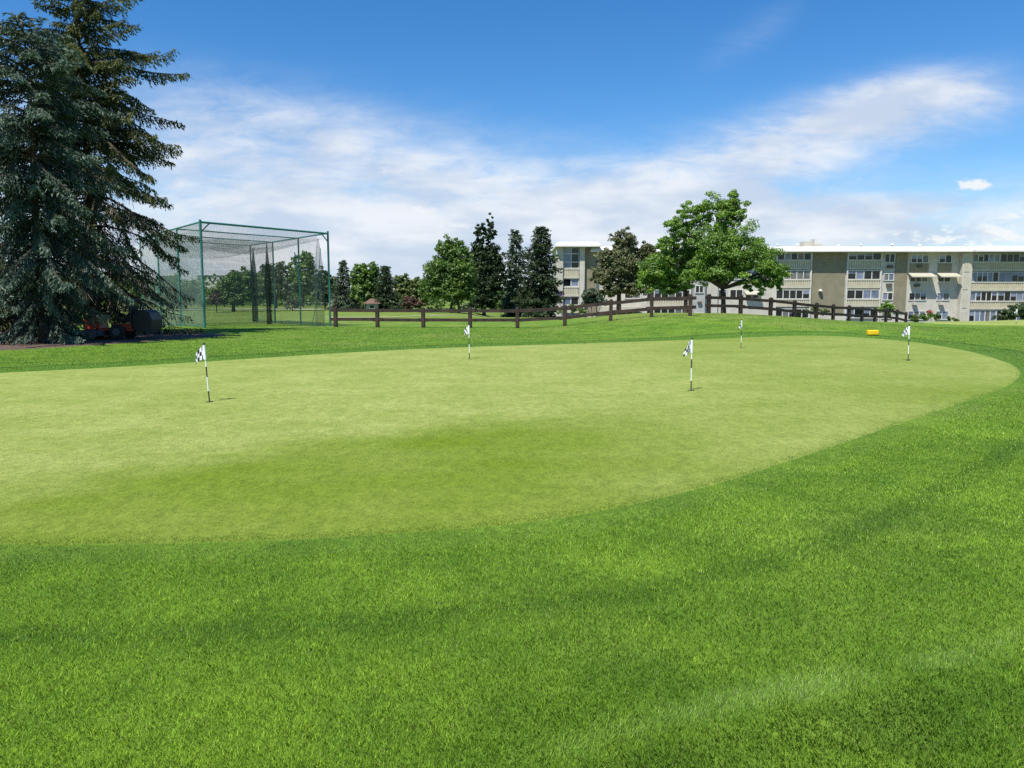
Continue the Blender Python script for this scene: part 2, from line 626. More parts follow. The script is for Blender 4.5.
def ring_sheet(name, E, m, zoff, rings=60, attr=None):
    c = E.mean(axis=0)
    n = len(E)
    V = [(c[0], c[1], 0)]
    for k in range(1, rings + 1):
        q = c + (E - c) * (k / rings)
        V += [(p[0], p[1], 0) for p in q]
    V = np.array(V)
    V[:, 2] = terrain(V[:, 0], V[:, 1]) + zoff
    V[-n:, 2] -= zoff * 1.15
    F = [(0, 1 + i, 1 + (i + 1) % n) for i in range(n)]
    for k in range(rings - 1):
        o = 1 + k * n
        F += [(o + i, o + n + i, o + n + (i + 1) % n, o + (i + 1) % n) for i in range(n)]
    me = bpy.data.meshes.new(name)
    me.from_pydata(V.tolist(), [], F)
    me.polygons.foreach_set('use_smooth', [True] * len(F))
    if attr is not None:
        a = me.attributes.new('band', 'FLOAT', 'POINT')
        a.data.foreach_set('value', attr(V[:, 0], V[:, 1]).astype(np.float32))
    me.update()
    return tag(link_mesh(name, me, m), kind='structure')


def band_attr(x, y):
    """fresher, darker swath across the near half of the green"""
    x = np.asarray(x, float); y = np.asarray(y, float)
    yc = np.where(x > -2.3, 8.3 + .52 * (x + 2.3), 8.3 + 1.3 * (x + 2.3)) + 1.8 * (fbm(x / 1.7, y / 1.3, 3, 4) - .5) + 1.1 * (fbm(x / .35, y / .22, 13, 3) - .5)
    w = (1 - sst(y, yc - 1.1, yc + 1.0)) * (.55 + .45 * sst(x, -4.8, -3.2)) * (1 - .55 * sst(x, 1.5, 5.0))
    w = .84 * w * (1 - .7 * sst(x, -.3, 2.6)) * (.72 + .5 * fbm(x / .9, y / .5, 19, 4)) * (.78 + .22 * sst(y, 4.9, 6.2 + .5 * fbm(x, y, 8, 2)))
    far = .62 * sst(x, 1, 6) * sst(y, 8, 12)
    return np.clip(w * 1.0 + far * fbm(x / 2.4, y / 2.0, 9, 4) + .22 * fbm(x / 1.4, y / 2.5, 14, 4), 0, 1)


ring_sheet('putting_green', EDGE, M_GREEN, 0.010, 70, band_attr)
g2 = spline([(27.2, 42.2), (33, 41), (42, 42.5), (47, 46), (42, 49.5), (33, 50), (26.5, 48.5), (24.6, 45)], 8)
ring_sheet('second_putting_green', g2, M_GREEN, 0.06, 20, lambda x, y: x * 0 + .05)

# mulch bed under the spruces
M_MULCH = mat('mulch', (.13, .08, .056), (.06, .038, .028), 9, .95, .9, 24)
bed = spline([(-24, 20.6), (-19, 21.2), (-15.5, 22.0), (-13.6, 24.6), (-12.2, 28.6), (-11.6, 31.2), (-13.2, 33.4), (-17, 35), (-24, 36), (-29, 30), (-28, 23)], 8)
ring_sheet('mulch_bed', bed, M_MULCH, 0.02, 14)

# pale cart path and sand far down the fairway
M_PATH = mat('path_sand', (.50, .44, .33), (.42, .37, .27), 1.5, .95)


def strip(name, pts, w, m, zoff):
    V, F = [], []
    for i, p in enumerate(pts):
        a = np.array(pts[max(i - 1, 0)]); b = np.array(pts[min(i + 1, len(pts) - 1)])
        d = (b - a) / np.linalg.norm(b - a); s = np.array((-d[1], d[0])) * w / 2
        for q in (np.array(p) + s, np.array(p) - s):
            V.append((q[0], q[1], tz(q[0], q[1]) + zoff))
    for i in range(len(pts) - 1):
        F.append((2 * i, 2 * i + 1, 2 * i + 3, 2 * i + 2))
    me = bpy.data.meshes.new(name); me.from_pydata(V, [], F); me.update()
    return tag(link_mesh(name, me, m), kind='structure')


strip('cart_path', [(-75 + 5 * i, 104 + 3 * math.sin(i * .35)) for i in range(11)], 5.5, M_PATH, .15)
strip('cart_path', [(-16 + 3 * i, 66 - .5 * i + math.sin(i * .6)) for i in range(8)], 1.2, M_PATH, .05)

M_BOUNCE = mat('bounce_blocker_grey', (.22, .21, .195), (.17, .162, .15), .8, .9)
strip('bounce_blocker', [(4 + 6 * i, 102.0) for i in range(14)], 10.5, M_BOUNCE, .12)  # unseen neutral strip, added to cut green lawn bounce onto the facade

# ------------------------------------------------------------------ grass blades of the near rough
M_BLADE = bpy.data.materials.new('grass_blade'); M_BLADE.use_nodes = True


def blade_material():
    g = NT(M_BLADE.node_tree); g.n.clear()
    out = g.new('ShaderNodeOutputMaterial')
    at = g.new('ShaderNodeAttribute', attribute_name='tint')
    df = g.new('ShaderNodeBsdfDiffuse'); tr = g.new('ShaderNodeBsdfTranslucent')
    gl = g.new('ShaderNodeBsdfGlossy'); gl.inputs['Roughness'].default_value = .42
    gl.inputs[0].default_value = (.9, .95, .8, 1)
    g.l.new(at.outputs['Color'], df.inputs[0]); g.l.new(at.outputs['Color'], tr.inputs[0])
    m1 = g.new('ShaderNodeMixShader'); m1.inputs[0].default_value = .42
    g.l.new(df.outputs[0], m1.inputs[1]); g.l.new(tr.outputs[0], m1.inputs[2])
    m2 = g.new('ShaderNodeMixShader'); m2.inputs[0].default_value = .02
    g.l.new(m1.outputs[0], m2.inputs[1]); g.l.new(gl.outputs[0], m2.inputs[2])
    g.l.new(m2.outputs[0], out.inputs[0])


blade_material()


def blades(name, n, y0, y1, keep, hmul=1.0, wmul=1.0, tint=None, spread=.78, base=0.0):
    y = y0 * (y1 / y0) ** rng.random(n)                       # density falls off with distance squared
    x = (rng.random(n) * 2 - 1) * (spread * y + .9)
    e = edge_dist(x, y)
    k = keep(x, y, e)
    x, y, e = x[k], y[k], e[k]
    n = len(x)
    patch = fbm(x * 1.15, y * 1.15, 21, 4)
    clump = fbm(x * 15, y * 15, 31, 3)
    h = (.009 + .010 * rng.random(n) + .012 * (clump - .5) + .008 * (patch - .5)) * hmul
    h *= np.clip(.55 + e * 1.0, .55, 1) if base == 0 else 1.0
    w = (.0014 + .0009 * rng.random(n)) * np.maximum(1, y / 3.4) ** .85 * wmul
    a = rng.random(n) * 6.2832
    lean = (.25 + .75 * rng.random(n)) * h
    # the mower pressed some lanes over
    streak = streakf(x, y)
    dx, dy = np.cos(a) * lean + .008 * streak, np.sin(a) * lean + .012 * streak
    th = a + 1.57 + rng.normal(size=n) * .6
    sx, sy = np.cos(th) * w / 2, np.sin(th) * w / 2
    z = terrain(x, y) + np.where(e < .01, max(base, .008), base)
    V = np.empty((n, 5, 3))
    V[:, 0] = np.stack([x - sx, y - sy, z - .002], 1)
    V[:, 1] = np.stack([x + sx, y + sy, z - .002], 1)
    V[:, 2] = np.stack([x + dx * .4 + sx * .75, y + dy * .4 + sy * .75, z + h * .62], 1)
    V[:, 3] = np.stack([x + dx, y + dy, z + h], 1)
    V[:, 4] = np.stack([x + dx * .4 - sx * .75, y + dy * .4 - sy * .75, z + h * .62], 1)
    me = poly_mesh(name, V.reshape(-1, 3), 5)
    c = tint(x, y, e, patch, clump, streak)
    at = me.attributes.new('tint', 'FLOAT_COLOR', 'FACE')
    at.data.foreach_set('color', np.concatenate([c, np.ones((n, 1))], 1).astype(np.float32).ravel())
    o = link_mesh(name, me, M_BLADE)
    return tag(o, kind='stuff')


def streakf(x, y):
    """pale tyre lane running away to the right, in the near rough"""
    yc = 2.38 + .43 * x + .05 * np.sin(x * 2.3)
    s = np.exp(-((y - yc) / .12) ** 2) * sst(x, -.5, .8) * (1.9 * fbm(x * 2.2, y * 2.2, 77, 3) - .25)
    yd = yc - .30
    return s - 1.5 * np.exp(-((y - yd) / .24) ** 2) * sst(x, -.4, .3) * np.clip(fbm(x * 2, y * 2, 78, 3) - .22, 0, 1)


def rough_tint(x, y, e, patch, clump, streak):
    n = len(x)
    r = rng.random(n)
    big = fbm(x * .45 + 9, y * .45, 61, 3)
    f = np.clip(.53 + (patch - .5) * 2.2 + (big - .5) * .5 + (clump - .5) * .8 + (r - .5) * .8, 0, 1)[:, None]
    c = np.array((.105, .235, .014)) * (1 - f) + np.array((.375, .570, .056)) * f
    st = np.clip(streak, 0, 1)[:, None] * .40
    c = c * (1 - st) + np.array((.36, .50, .15)) * st
    dk = np.clip(-streak * 1.3, 0, .7)[:, None]
    c = c * (1 - dk) + np.array((.045, .12, .014)) * dk
    lane = (.75 * (1 - sst(y + .12 * x * 0, 2.05, 2.42)) * np.clip(fbm(x * 1.6 + 4, y * 2.5, 91, 3) * 1.9 - .45, 0, 1))[:, None]
    c = c * (1 - lane) + np.array((.05, .13, .012)) * lane
    fringe = ((e < .35) * (.6 - e))[:, None].clip(0, .4)
    c = c * (1 - fringe) + np.array((.24, .34, .08)) * fringe
    straw = (rng.random(n) < .018)[:, None]
    c = np.where(straw, np.array((.42, .42, .20)), c)
    return c * (.55 + .9 * rng.random(n) ** 1.3)[:, None]


def back_tint(x, y, e, patch, clump, streak):
    f = np.clip(.5 + (fbm(x * .5, y * .5, 41, 3) - .5) * 1.8 + (rng.random(len(x)) - .5) * .9, 0, 1)[:, None]
    c = np.array((.088, .190, .018)) * (1 - f) + np.array((.235, .365, .042)) * f
    dry = (sst(y, 32, 37) * sst(x, 2, 6) * (1 - sst(x, 14, 18)) * fbm(x * .7, y * .9, 44, 3))[:, None] * .8
    c = c * (1 - dry) + np.array((.33, .36, .09)) * dry
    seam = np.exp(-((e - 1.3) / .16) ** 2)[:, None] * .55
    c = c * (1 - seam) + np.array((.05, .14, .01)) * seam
    return c * (.7 + .6 * rng.random(len(x)))[:, None]


def turf_tint(x, y, e, patch, clump, streak):
    n = len(x)
    b = band_attr(x, y)[:, None]
    c = np.array((.30, .36, .092)) * (1 - b) + np.array((.190, .275, .018)) * b
    return c * (.62 + .6 * rng.random(n))[:, None]


blades('rough_grass', 1250000, 1.75, 17.5, lambda x, y, e: (e > -.26 * rng.random(len(x)) ** 2 - .03 * fbm(x * 4, y * 4, 5, 2)) & ((y < 8.5) | (x > 1.0)), tint=rough_tint)
blades('putting_turf', 330000, 4.6, 13.0, lambda x, y, e: (e < -.02) & (rng.random(len(x)) < 1.25 - y / 13), hmul=.45, wmul=.9, tint=turf_tint, spread=.72, base=.008)
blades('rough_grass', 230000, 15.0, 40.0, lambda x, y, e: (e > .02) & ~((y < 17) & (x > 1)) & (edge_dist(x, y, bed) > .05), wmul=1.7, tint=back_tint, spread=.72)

# ------------------------------------------------------------------ flagsticks
M_POLE = mat('flagstick_white', (.80, .80, .78), (.72, .72, .70), 8, .35)
M_BLACK = mat('flag_black', (.022, .023, .028), (.03, .03, .036), 10, .5)
M_FLAGW = mat('flag_white', (.82, .83, .84), (.74, .76, .80), 6, .8)
M_HOLE = mat('cup_dark', (.012, .012, .010), (.02, .02, .016), 20, .9)
FH = 0.90


def make_flagstick():
    root = thing('flagstick', 'x', 'flagstick')
    bands = [(0, .16, 1), (.16, .37, 0), (.37, .52, 1), (.52, .84, 0)]
    m = MB()
    for a, b, k in bands:
        m.tube([(0, 0, a), (0, 0, b)], .0095, 10, k)
    m.build('pole', [M_POLE, M_BLACK], root)
    MB().lathe((0, 0, 0), [(.009, .84), (.013, .845), (.014, .86), (.011, .875), (.003, .885)], n=10).build('finial', M_BLACK, root)
    f = MB()
    nu, nv = 10, 6
    vs = []
    for j in range(nv + 1):
        for i in range(nu + 1):
            u, v = i / nu, j / nv
            xx = -.012 - .175 * u * (1 - .25 * u) - .02 * u * v
            yy = .030 * math.sin(u * 7 + v * 1.2) * u
            zz = .835 - v * (.20 - .07 * u) - .150 * u ** 1.25
            vs.append((xx, yy, zz))
    fs, k = [], []
    for j in range(nv):
        for i in range(nu):
            a = j * (nu + 1) + i
            f.add([vs[a], vs[a + 1], vs[a + nu + 2], vs[a + nu + 1]], [(0, 1, 2, 3)], 1 if ((i // 2 + j // 2) % 2 == 0 and i >= 1) else 0)
    fo = f.build('flag', [M_FLAGW, M_BLACK], root)
    so_ = fo.modifiers.new('thickness', 'SOLIDIFY'); so_.thickness = .003
    MB().tube([(0, 0, .625), (0, 0, .838)], .0165, 10).build('sleeve', M_FLAGW, root)
    MB().lathe((0, 0, 0), [(.058, -.008), (.058, .0015), (.010, .0015), (.010, -.008)], n=18).build('cup', M_HOLE, root)
    return root


def copy_tree(o, parent=None):
    c = o.copy(); COL.objects.link(c)
    if parent is not None: c.parent = parent
    for ch in list(o.children): copy_tree(ch, c)
    return c


fl = make_flagstick()
flags = [(209.5, 402.5, -.10, 0.0, 'checkered practice flagstick nearest the spruces, at left of the green'),
         (691, 391, -.02, .55, 'checkered practice flagstick standing right of middle in the near half of the green'),
         (469.5, 359.5, -.03, -.5, 'checkered practice flagstick at the back edge in front of the fence post'),
         (741, 348, -.02, .9, 'checkered practice flagstick far back, below the broad maple tree'),
         (908, 361, -.03, -.2, 'checkered practice flagstick at the right end near the yellow block'),
         (1016, 325, 0.02, .2, 'distant flagstick on the small second green by the right block of flats')]
for i, (px, py, tilt, rz, lab) in enumerate(flags):
    o = fl if i == 0 else copy_tree(fl)
    x, y = gnd(px, py)
    o.location = (x, y, tz(x, y) + (.011 if i < 5 else .064))
    o.rotation_euler = (0, tilt * .5, rz)
    tag(o, lab, 'flagstick', 'flagsticks on the putting greens')

# yellow block behind the green
M_YEL = mat('yellow_plastic', (.80, .50, .01), (.70, .43, .01), 5, .45)
x, y = gnd(872.5, 337)
yb = thing('tee_block', 'bright yellow rounded block lying on the grass behind the green', 'block', (x, y, tz(x, y)))
MB().box(-.21, .21, -.11, .11, .015, .21, bev=.03).build('body', M_YEL, yb)
MB().box(-.17, .17, -.08, .08, 0, .018).build('base', M_BLACK, yb)

# ------------------------------------------------------------------ timber fence
M_TIMB = mat('fence_timber', (.046, .026, .017), (.016, .009, .006), 3, .8, .5, 26, stretch=(1, 1, 1))


def fence(name, label, pts, cap_first=True):
    c = pts[0]
    root = thing(name, label, 'fence', (c[0], c[1], tz(*c)))
    bz = tz(*c)
    rel = [Vector((p[0] - c[0], p[1] - c[1], tz(*p) - bz)) for p in pts]
    for i, p in enumerate(rel):
        j = random.uniform(-.02, .02)
        m = MB()
        t = 1.05 + j
        m.box(-.085, .085, -.085, .085, -.3, t - .03, 0)
        m.add([(-.085, -.085, t - .03), (.085, -.085, t - .03), (.085, .085, t - .03), (-.085, .085, t - .03), (0, 0, t + .015)],
              [(0, 1, 4), (1, 2, 4), (2, 3, 4), (3, 0, 4)])
        o = m.build('post', M_TIMB, root)
        o.location = p
        d = rel[min(i + 1, len(rel) - 1)] - rel[max(i - 1, 0)]
        o.rotation_euler = (random.uniform(-.012, .012), random.uniform(-.012, .012), math.atan2(d.y, d.x))
    for i in range(len(rel) - 1):
        a, b = rel[i], rel[i + 1]
        d = (b - a).normalized()
        s = Vector((-d.y, d.x, 0)) * (.03 if i % 2 else -.03)
        for h in (.86, .40):
            m = MB()
            m.bar(a - d * .28 + s + Vector((0, 0, h + random.uniform(-.02, .02))), b + d * .28 + s + Vector((0, 0, h + random.uniform(-.02, .02))), .05, .16)
            m.build('rail', M_TIMB, root)
    return root


def fp(px, D): return (X(px, D), D)


LF = [fp(px, 40 - (px - 335) / 356 * 3.1) for px in (335, 377, 423, 470, 517.5, 565, 611, 652, 690.5)]
RF = [fp(*q) for q in ((709, 42.5), (741, 43.6), (771, 44.6), (795, 46), (817, 47.5), (834, 49.3), (850, 51), (863, 52.9), (876, 54.6), (887, 56.5), (898, 58.2), (907, 60))]
fence('rail_fence', 'dark brown two-rail timber fence running from the netting cage up to the mound', LF)
fence('rail_fence', 'dark brown two-rail timber fence running away downhill in front of the apartments', RF)

# ------------------------------------------------------------------ netting cage
M_CAGE = mat('cage_green_paint', (.030, .185, .155), (.022, .13, .11), 6, .45)


def net_material(name, col, cell, cover):
    m = bpy.data.materials.new(name); m.use_nodes = True
    g = NT(m.node_tree); g.n.clear()
    out = g.new('ShaderNodeOutputMaterial')
    uv = g.new('ShaderNodeUVMap')
    sp = g.new('ShaderNodeSeparateXYZ'); g.l.new(uv.outputs[0], sp.inputs[0])
    hit = None
    for k in (0, 1):
        fr = g.math('FRACT', g.math('DIVIDE', sp.outputs[k], cell))
        th = g.math('LESS_THAN', fr, cover)
        hit = th if hit is None else g.math('MAXIMUM', hit, th)
    tp = g.new('ShaderNodeBsdfTransparent')
    df = g.new('ShaderNodeBsdfDiffuse'); df.inputs[0].default_value = col + (1,)
    tl = g.new('ShaderNodeBsdfTranslucent'); tl.inputs[0].default_value = col + (1,)
    a = g.new('ShaderNodeMixShader'); a.inputs[0].default_value = .4
    g.l.new(df.outputs[0], a.inputs[1]); g.l.new(tl.outputs[0], a.inputs[2])
    mx = g.new('ShaderNodeMixShader')
    g.l.new(hit, mx.inputs[0]); g.l.new(tp.outputs[0], mx.inputs[1]); g.l.new(a.outputs[0], mx.inputs[2])
    g.l.new(mx.outputs[0], out.inputs[0])
    return m


M_NET = net_material('net_grey', (.13, .16, .15), .042, .15)
M_NETL = net_material('net_green', (.24, .32, .29), .042, .20)
M_NETC = net_material('net_dark', (.030, .045, .040), .03, .50)
A0 = np.array((X(203.5, 38.5), 38.5)); B0 = np.array((X(329.5, 45.2), 45.2))
U = np.array((-2.7, 3.55))
AL = [A0 + U * k for k in range(4)]; BL = [B0 + U * k for k in range(4)]
TOPZ = 5.22
cage = thing('golf_net_cage', 'tall green pole cage hung with grey netting beside the spruce', 'net cage', (A0[0], A0[1], 0))


def cl(p, z): return (p[0] - A0[0], p[1] - A0[1], z)


def cage_net(name, m, fn, nu, nv, wu, wv):
    V, F, UVs = [], [], []
    for j in range(nv + 1):
        for i in range(nu + 1):
            V.append(fn(i / nu, j / nv))
    for j in range(nv):
        for i in range(nu):
            a = j * (nu + 1) + i
            F.append((a, a + 1, a + nu + 2, a + nu + 1))
            UVs += [(i / nu * wu, j / nv * wv), ((i + 1) / nu * wu, j / nv * wv), ((i + 1) / nu * wu, (j + 1) / nv * wv), (i / nu * wu, (j + 1) / nv * wv)]
    me = bpy.data.meshes.new(name); me.from_pydata(V, [], F)
    ul = me.uv_layers.new(name='UVMap')
    ul.data.foreach_set('uv', np.array(UVs, np.float32).ravel())
    me.polygons.foreach_set('use_smooth', [True] * len(F)); me.update()
    return link_mesh(name, me, m, cage)


for L in (AL, BL):
    for k, p in enumerate(L):
        MB().tube([cl(p, tz(*p) - .1), cl(p, TOPZ + (.12 if k == 0 else .02))], .060 if k == 0 else .05, 10).build('pole', M_CAGE, cage)
    MB().tube([cl(L[0], TOPZ), cl(L[-1], TOPZ)], .045, 8).build('top_rail', M_CAGE, cage)
    MB().tube([cl(L[0], .12 + tz(*L[0])), cl(L[-1], .12 + tz(*L[-1]))], .02, 6).build('bottom_cable', M_CAGE, cage)
for k in range(4):
    MB().tube([cl(AL[k], TOPZ + (0 if k != 1 else -.03)), cl(BL[k], TOPZ - .02)], .055 if k == 0 else .035, 8).build('cross_rail', M_CAGE, cage)
for a, b in ((AL[0], BL[0]), (BL[0], AL[0])):
    d = (b - a) / np.linalg.norm(b - a)
    MB().bar(cl(a + d * .06, TOPZ - .45), cl(a + d * .5, TOPZ - .03), .04, .05).build('corner_brace', M_CAGE, cage)
la = np.linalg.norm(AL[3] - AL[0]); lb = np.linalg.norm(B0 - A0)


def wob(u, v, s): return .12 * math.sin(u * 9 + s) * math.sin(v * 3.1) + .05 * math.sin(u * 23 + v * 5 + s)


def wall_fn(P0, P1, s, zt=TOPZ - .06):
    P0, P1 = np.array(P0), np.array(P1)
    d = (P1 - P0) / np.linalg.norm(P1 - P0); nrm = np.array((-d[1], d[0]))

    def f(u, v):
        p = P0 + (P1 - P0) * u + nrm * wob(u, v, s)
        z0 = tz(*(P0 + (P1 - P0) * u)) + .03
        return cl(p, z0 + (zt - z0) * v)
    return f


cage_net('side_net', M_NETL, wall_fn(AL[0] + np.array((.06, 0)), AL[3], .3), 24, 10, la, 5.2)
cage_net('side_net', M_NET, wall_fn(BL[0] + U * .35, BL[3], 1.3), 24, 10, la * .9, 5.2)
cage_net('back_net', M_NET, wall_fn(AL[3], BL[3], 2.1), 20, 10, lb, 5.2)
cage_net('inner_net', M_NET, wall_fn(AL[2], BL[2], 4.1), 20, 10, lb, 5.2)


def roof_fn(u, v):
    p = A0 + (B0 - A0) * u + U * 3 * v
    sag = .55 * math.sin(math.pi * u) ** .8 * abs(math.sin(math.pi * 1.5 * v)) ** .7 + .16 * math.sin(u * 11 + v * 7) * math.sin(math.pi * u) * math.sin(math.pi * min(1, v * 1.05))
    return cl(p, TOPZ - .03 - max(0, sag))


cage_net('roof_net', M_NET, roof_fn, 26, 26, lb, la)
cage_net('roof_net', M_NET, lambda u, v: tuple(np.array(roof_fn(u, v)) - np.array((0, 0, .28 + .3 * math.sin(math.pi * u) * (.6 + .4 * math.sin(v * 9))))), 26, 26, lb, la)


def curtain(px0, px1, D, zt, seed, m=None):
    c = np.array((X((px0 + px1) / 2, D), D)); w = X(px1, D) - X(px0, D)

    def f(u, v):
        a = u * 6.283
        pinch = np.interp(v, [0, .25, .5, .8, 1], [.75, .7, 1.0, .45, .12])
        p = c + np.array((math.cos(a) * w / 2, math.sin(a) * w * .3)) * pinch * (1 + .25 * math.sin(a * 5 + seed + v * 4))
        z0 = tz(*c)
        return cl(p, z0 + (zt - z0) * v)
    cage_net('curtain_net', m or M_NETC, f, 30, 12, 1.4, zt)


curtain(265.5, 271.5, 50.5, 5.0, 1)
curtain(251.5, 258.0, 55.5, 5.0, 2)
curtain(314, 325, 46.2, 5.0, 5, M_NET)
MB().tube([cl((X(296, 50), 50), 4.4), cl((X(301, 50), 50), 1.9)], .04, 6).build('loose_rope', M_CAGE, cage)
MB().tube([cl((X(322, 46), 46), 4.4), cl((X(316, 46), 46), 1.2), cl((X(311, 46), 46), tz(X(311, 46), 46))], .02, 6).build('loose_rope', M_CAGE, cage)

# ------------------------------------------------------------------ trees
M_BARK = mat('bark_brown', (.075, .052, .036), (.04, .028, .02), 3, .95, .9, 18)
M_BARKG = mat('bark_grey', (.15, .13, .11), (.08, .068, .056), 3, .95, .9, 18)
M_TWIG = mat('dead_twig', (.27, .24, .19), (.16, .14, .11), 3, .9)
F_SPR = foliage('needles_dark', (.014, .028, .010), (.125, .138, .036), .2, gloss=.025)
F_BLUE = foliage('needles_blue', (.010, .024, .017), (.125, .180, .128), .16, gloss=.03)
F_SPF = foliage('needles_far', (.014, .034, .016), (.050, .085, .038), .15)
F_SPG = foliage('needles_greygreen', (.040, .066, .042), (.105, .142, .080), .15, gloss=.025)
F_DKB = foliage('needles_bluedark', (.011, .024, .010), (.058, .090, .034), .14, gloss=.02)
F_PINE = foliage('needles_pine', (.060, .074, .030), (.200, .210, .100), .15, gloss=.03, patch=((.13, .105, .06), .28))
F_MAPLE = foliage('leaf_maple', (.055, .140, .009), (.255, .410, .030), .42, gloss=.07)
F_GRN = foliage('leaf_green', (.042, .100, .012), (.175, .275, .036), .38)
F_LIGHT = foliage('leaf_light', (.070, .120, .018), (.190, .235, .055), .38)
F_DARK = foliage('leaf_dark', (.024, .052, .014), (.090, .135, .038), .3)
F_RED = foliage('leaf_red', (.060, .030, .020), (.170, .080, .048), .3, patch=((.10, .11, .035), .8))
F_GREY = foliage('leaf_greygreen', (.050, .075, .040), (.130, .160, .090), .3)
F_PINK = foliage('petal_pink', (.45, .10, .12), (.65, .22, .20), .3)
F_PURP = foliage('petal_purple', (.16, .08, .40), (.30, .16, .60), .3)


def spruce(name, label, group, loc, H, radius, nb, fm, step=.10, nl=.17, nw=.050, seed=1, bare=.0, droop=.5, low=.06, hangk=1.0, sag=1.0, coarse=False, tip=.25):
    r = np.random.default_rng(seed)
    root = thing(name, label, 'tree', loc, 0, group)
    tr = MB()
    pts = [(math.sin(k * .8 + seed) * .04 * k / 8, math.cos(k * .7 + seed) * .04 * k / 8, -.2 + (H + .2) * k / 10) for k in range(11)]
    tr.tube(pts, [max(.015, .018 * H * (1 - k / 10) + .012) for k in range(11)], 9)
    tr.build('trunk', M_BARK, root, True)
    br, tw = MB(), MB()
    C, Dv, RN = [], [], []
    for i in range(nb):
        t = low + (1 - low) * ((i + r.random() * .8) / nb) ** 1.05
        h = t * H
        az = i * 2.39996 + r.normal() * .35
        L = radius(t, az) * (.52 + .62 * r.random() ** .8)
        if L < .15: L = .15
        e0 = .55 * t ** 1.5 + .02 + .1 * r.normal()                    # start slope
        dr = droop * (1 - sag * t) * (.45 + 1.1 * r.random()) + .12
        d = np.array((math.cos(az), math.sin(az)))
        sd_ = np.array((-d[1], d[0]))
        bend = r.normal() * .12

        ph1, ph2, wv = r.random() * 6.3, r.random() * 6.3, (.035 if not coarse else .01)

        def pos(s):
            xy = d * L * s * (1 - .06 * s) + sd_ * (bend * L * s * s + L * wv * math.sin(s * 7 + ph1) * s)
            z = h + L * (e0 * s - dr * s * s + tip * dr * s ** 4 * 1.4 + wv * math.sin(s * 8 + ph2) * s)
            zf = .12 + .10 * s
            if z < zf + .35: z = zf + .35 * math.exp((z - zf - .35) / .35)     # limbs rest just above the ground
            return np.array((xy[0], xy[1], z))
        bp = [pos(s) for s in np.linspace(0, 1, 6 if not coarse else 4)]
        br.tube(bp, [max(.006, (.012 + .011 * L) * (1 - .88 * k / (len(bp) - 1))) for k in range(len(bp))], 5 if not coarse else 3, cap=False)
        ns = max(3, int(L / step))
        isbare = t < .3 and r.random() < bare * .7
        for k in range(ns):
            s = .10 + .92 * (k + r.random() * .7) / ns
            if s > 1.0: s = 1.0
            p = pos(s); q = pos(min(1.02, s + .03))
            f = (q - p); f /= np.linalg.norm(f) + 1e-9
            for sg in (-1, 1):
                if r.random() < .10: continue
                ll = (.16 + .55 * (1 - s) ** .7 * min(1.0, L / 2.6)) * (.6 + .7 * r.random()) * (1.5 if coarse else 1)
                hang = (.35 + .75 * r.random() * (1.2 - t)) * hangk
                v = f * .75 + np.array((sd_[0], sd_[1], 0)) * sg * .75 + np.array((0, 0, -hang))
                v /= np.linalg.norm(v)
                inner = s < .55 and t < .45
                if (isbare or inner) and r.random() < bare:
                    e = p + v * ll * 1.3 + np.array((0, 0, -.06)) + r.normal(size=3) * .04
                    tw.tube([p, (p + e) / 2 + r.normal(size=3) * .03, e], [.010, .007, .004], 3, cap=False)
                    continue
                m_ = max(2, int(ll / (nl * .42)))
                for j in range(m_):
                    u = (j + .5 + r.random() * .4) / m_
                    c = p + v * ll * u + np.array((0, 0, -.10 * ll * u * u))
                    for _ in range(2):
                        C.append(c + r.normal(size=3) * nl * .16)
                        Dv.append(v + r.normal(size=3) * .42)
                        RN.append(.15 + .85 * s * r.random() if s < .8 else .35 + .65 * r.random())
    # leader
    for j in range(int(18)):
        C.append(np.array((0, 0, H - .05 * j)) + r.normal(size=3) * .04); Dv.append(r.normal(size=3) * .5 + np.array((0, 0, .8))); RN.append(r.random())
    br.build('branches', M_BARK, root)
    if len(tw.v) > 600: tw.build('dead_twigs', M_TWIG, root)
    C, Dv = np.array(C), np.array(Dv)
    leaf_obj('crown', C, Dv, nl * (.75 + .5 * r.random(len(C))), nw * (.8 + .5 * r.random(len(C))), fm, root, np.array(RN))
    return root


def tree_loc(px, D): return (X(px, D), D, tz(X(px, D), D))


def r_big(t, az):
    s = 4.75 * min(1.0, (1 - t) / .36) ** .85 * (.78 + .17 * math.sin(t * 37) + .18 * math.sin(3 * az + t * 9))
    return s * (1.0 + .10 * math.cos(az))


def r_blue(t, az):
    return 3.3 * (.50 + .50 * min(1, t / .34)) * min(1.0, (1 - t) / .30) ** .55 * (.82 + .17 * math.sin(t * 23 + 1) + .14 * math.sin(2 * az + 7 * t))


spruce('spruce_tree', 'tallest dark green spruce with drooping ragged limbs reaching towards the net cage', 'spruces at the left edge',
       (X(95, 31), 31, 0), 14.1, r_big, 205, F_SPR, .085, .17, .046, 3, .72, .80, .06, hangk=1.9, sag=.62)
spruce('spruce_tree', 'shorter blue grey spruce in front at the left edge of the photo', 'spruces at the left edge',
       (X(42, 25.6), 25.6, 0), 10.5, r_blue, 155, F_BLUE, .085, .16, .044, 8, .0, .85, .05, hangk=1.5, sag=.6)
spruce('spruce_tree', 'dark spruce cut off by the upper left corner behind the blue spruce', 'spruces at the left edge',
       (X(-34, 29), 29, 0), 14.6, lambda t, az: 3.9 * min(1, (1 - t) / .3) ** .8 * (.8 + .2 * math.sin(t * 17)), 100, F_SPR, .10, .19, .052, 12, .0, .6, .06, hangk=1.4, sag=.6)


def D_FAR(leaf): return leaf >= .29


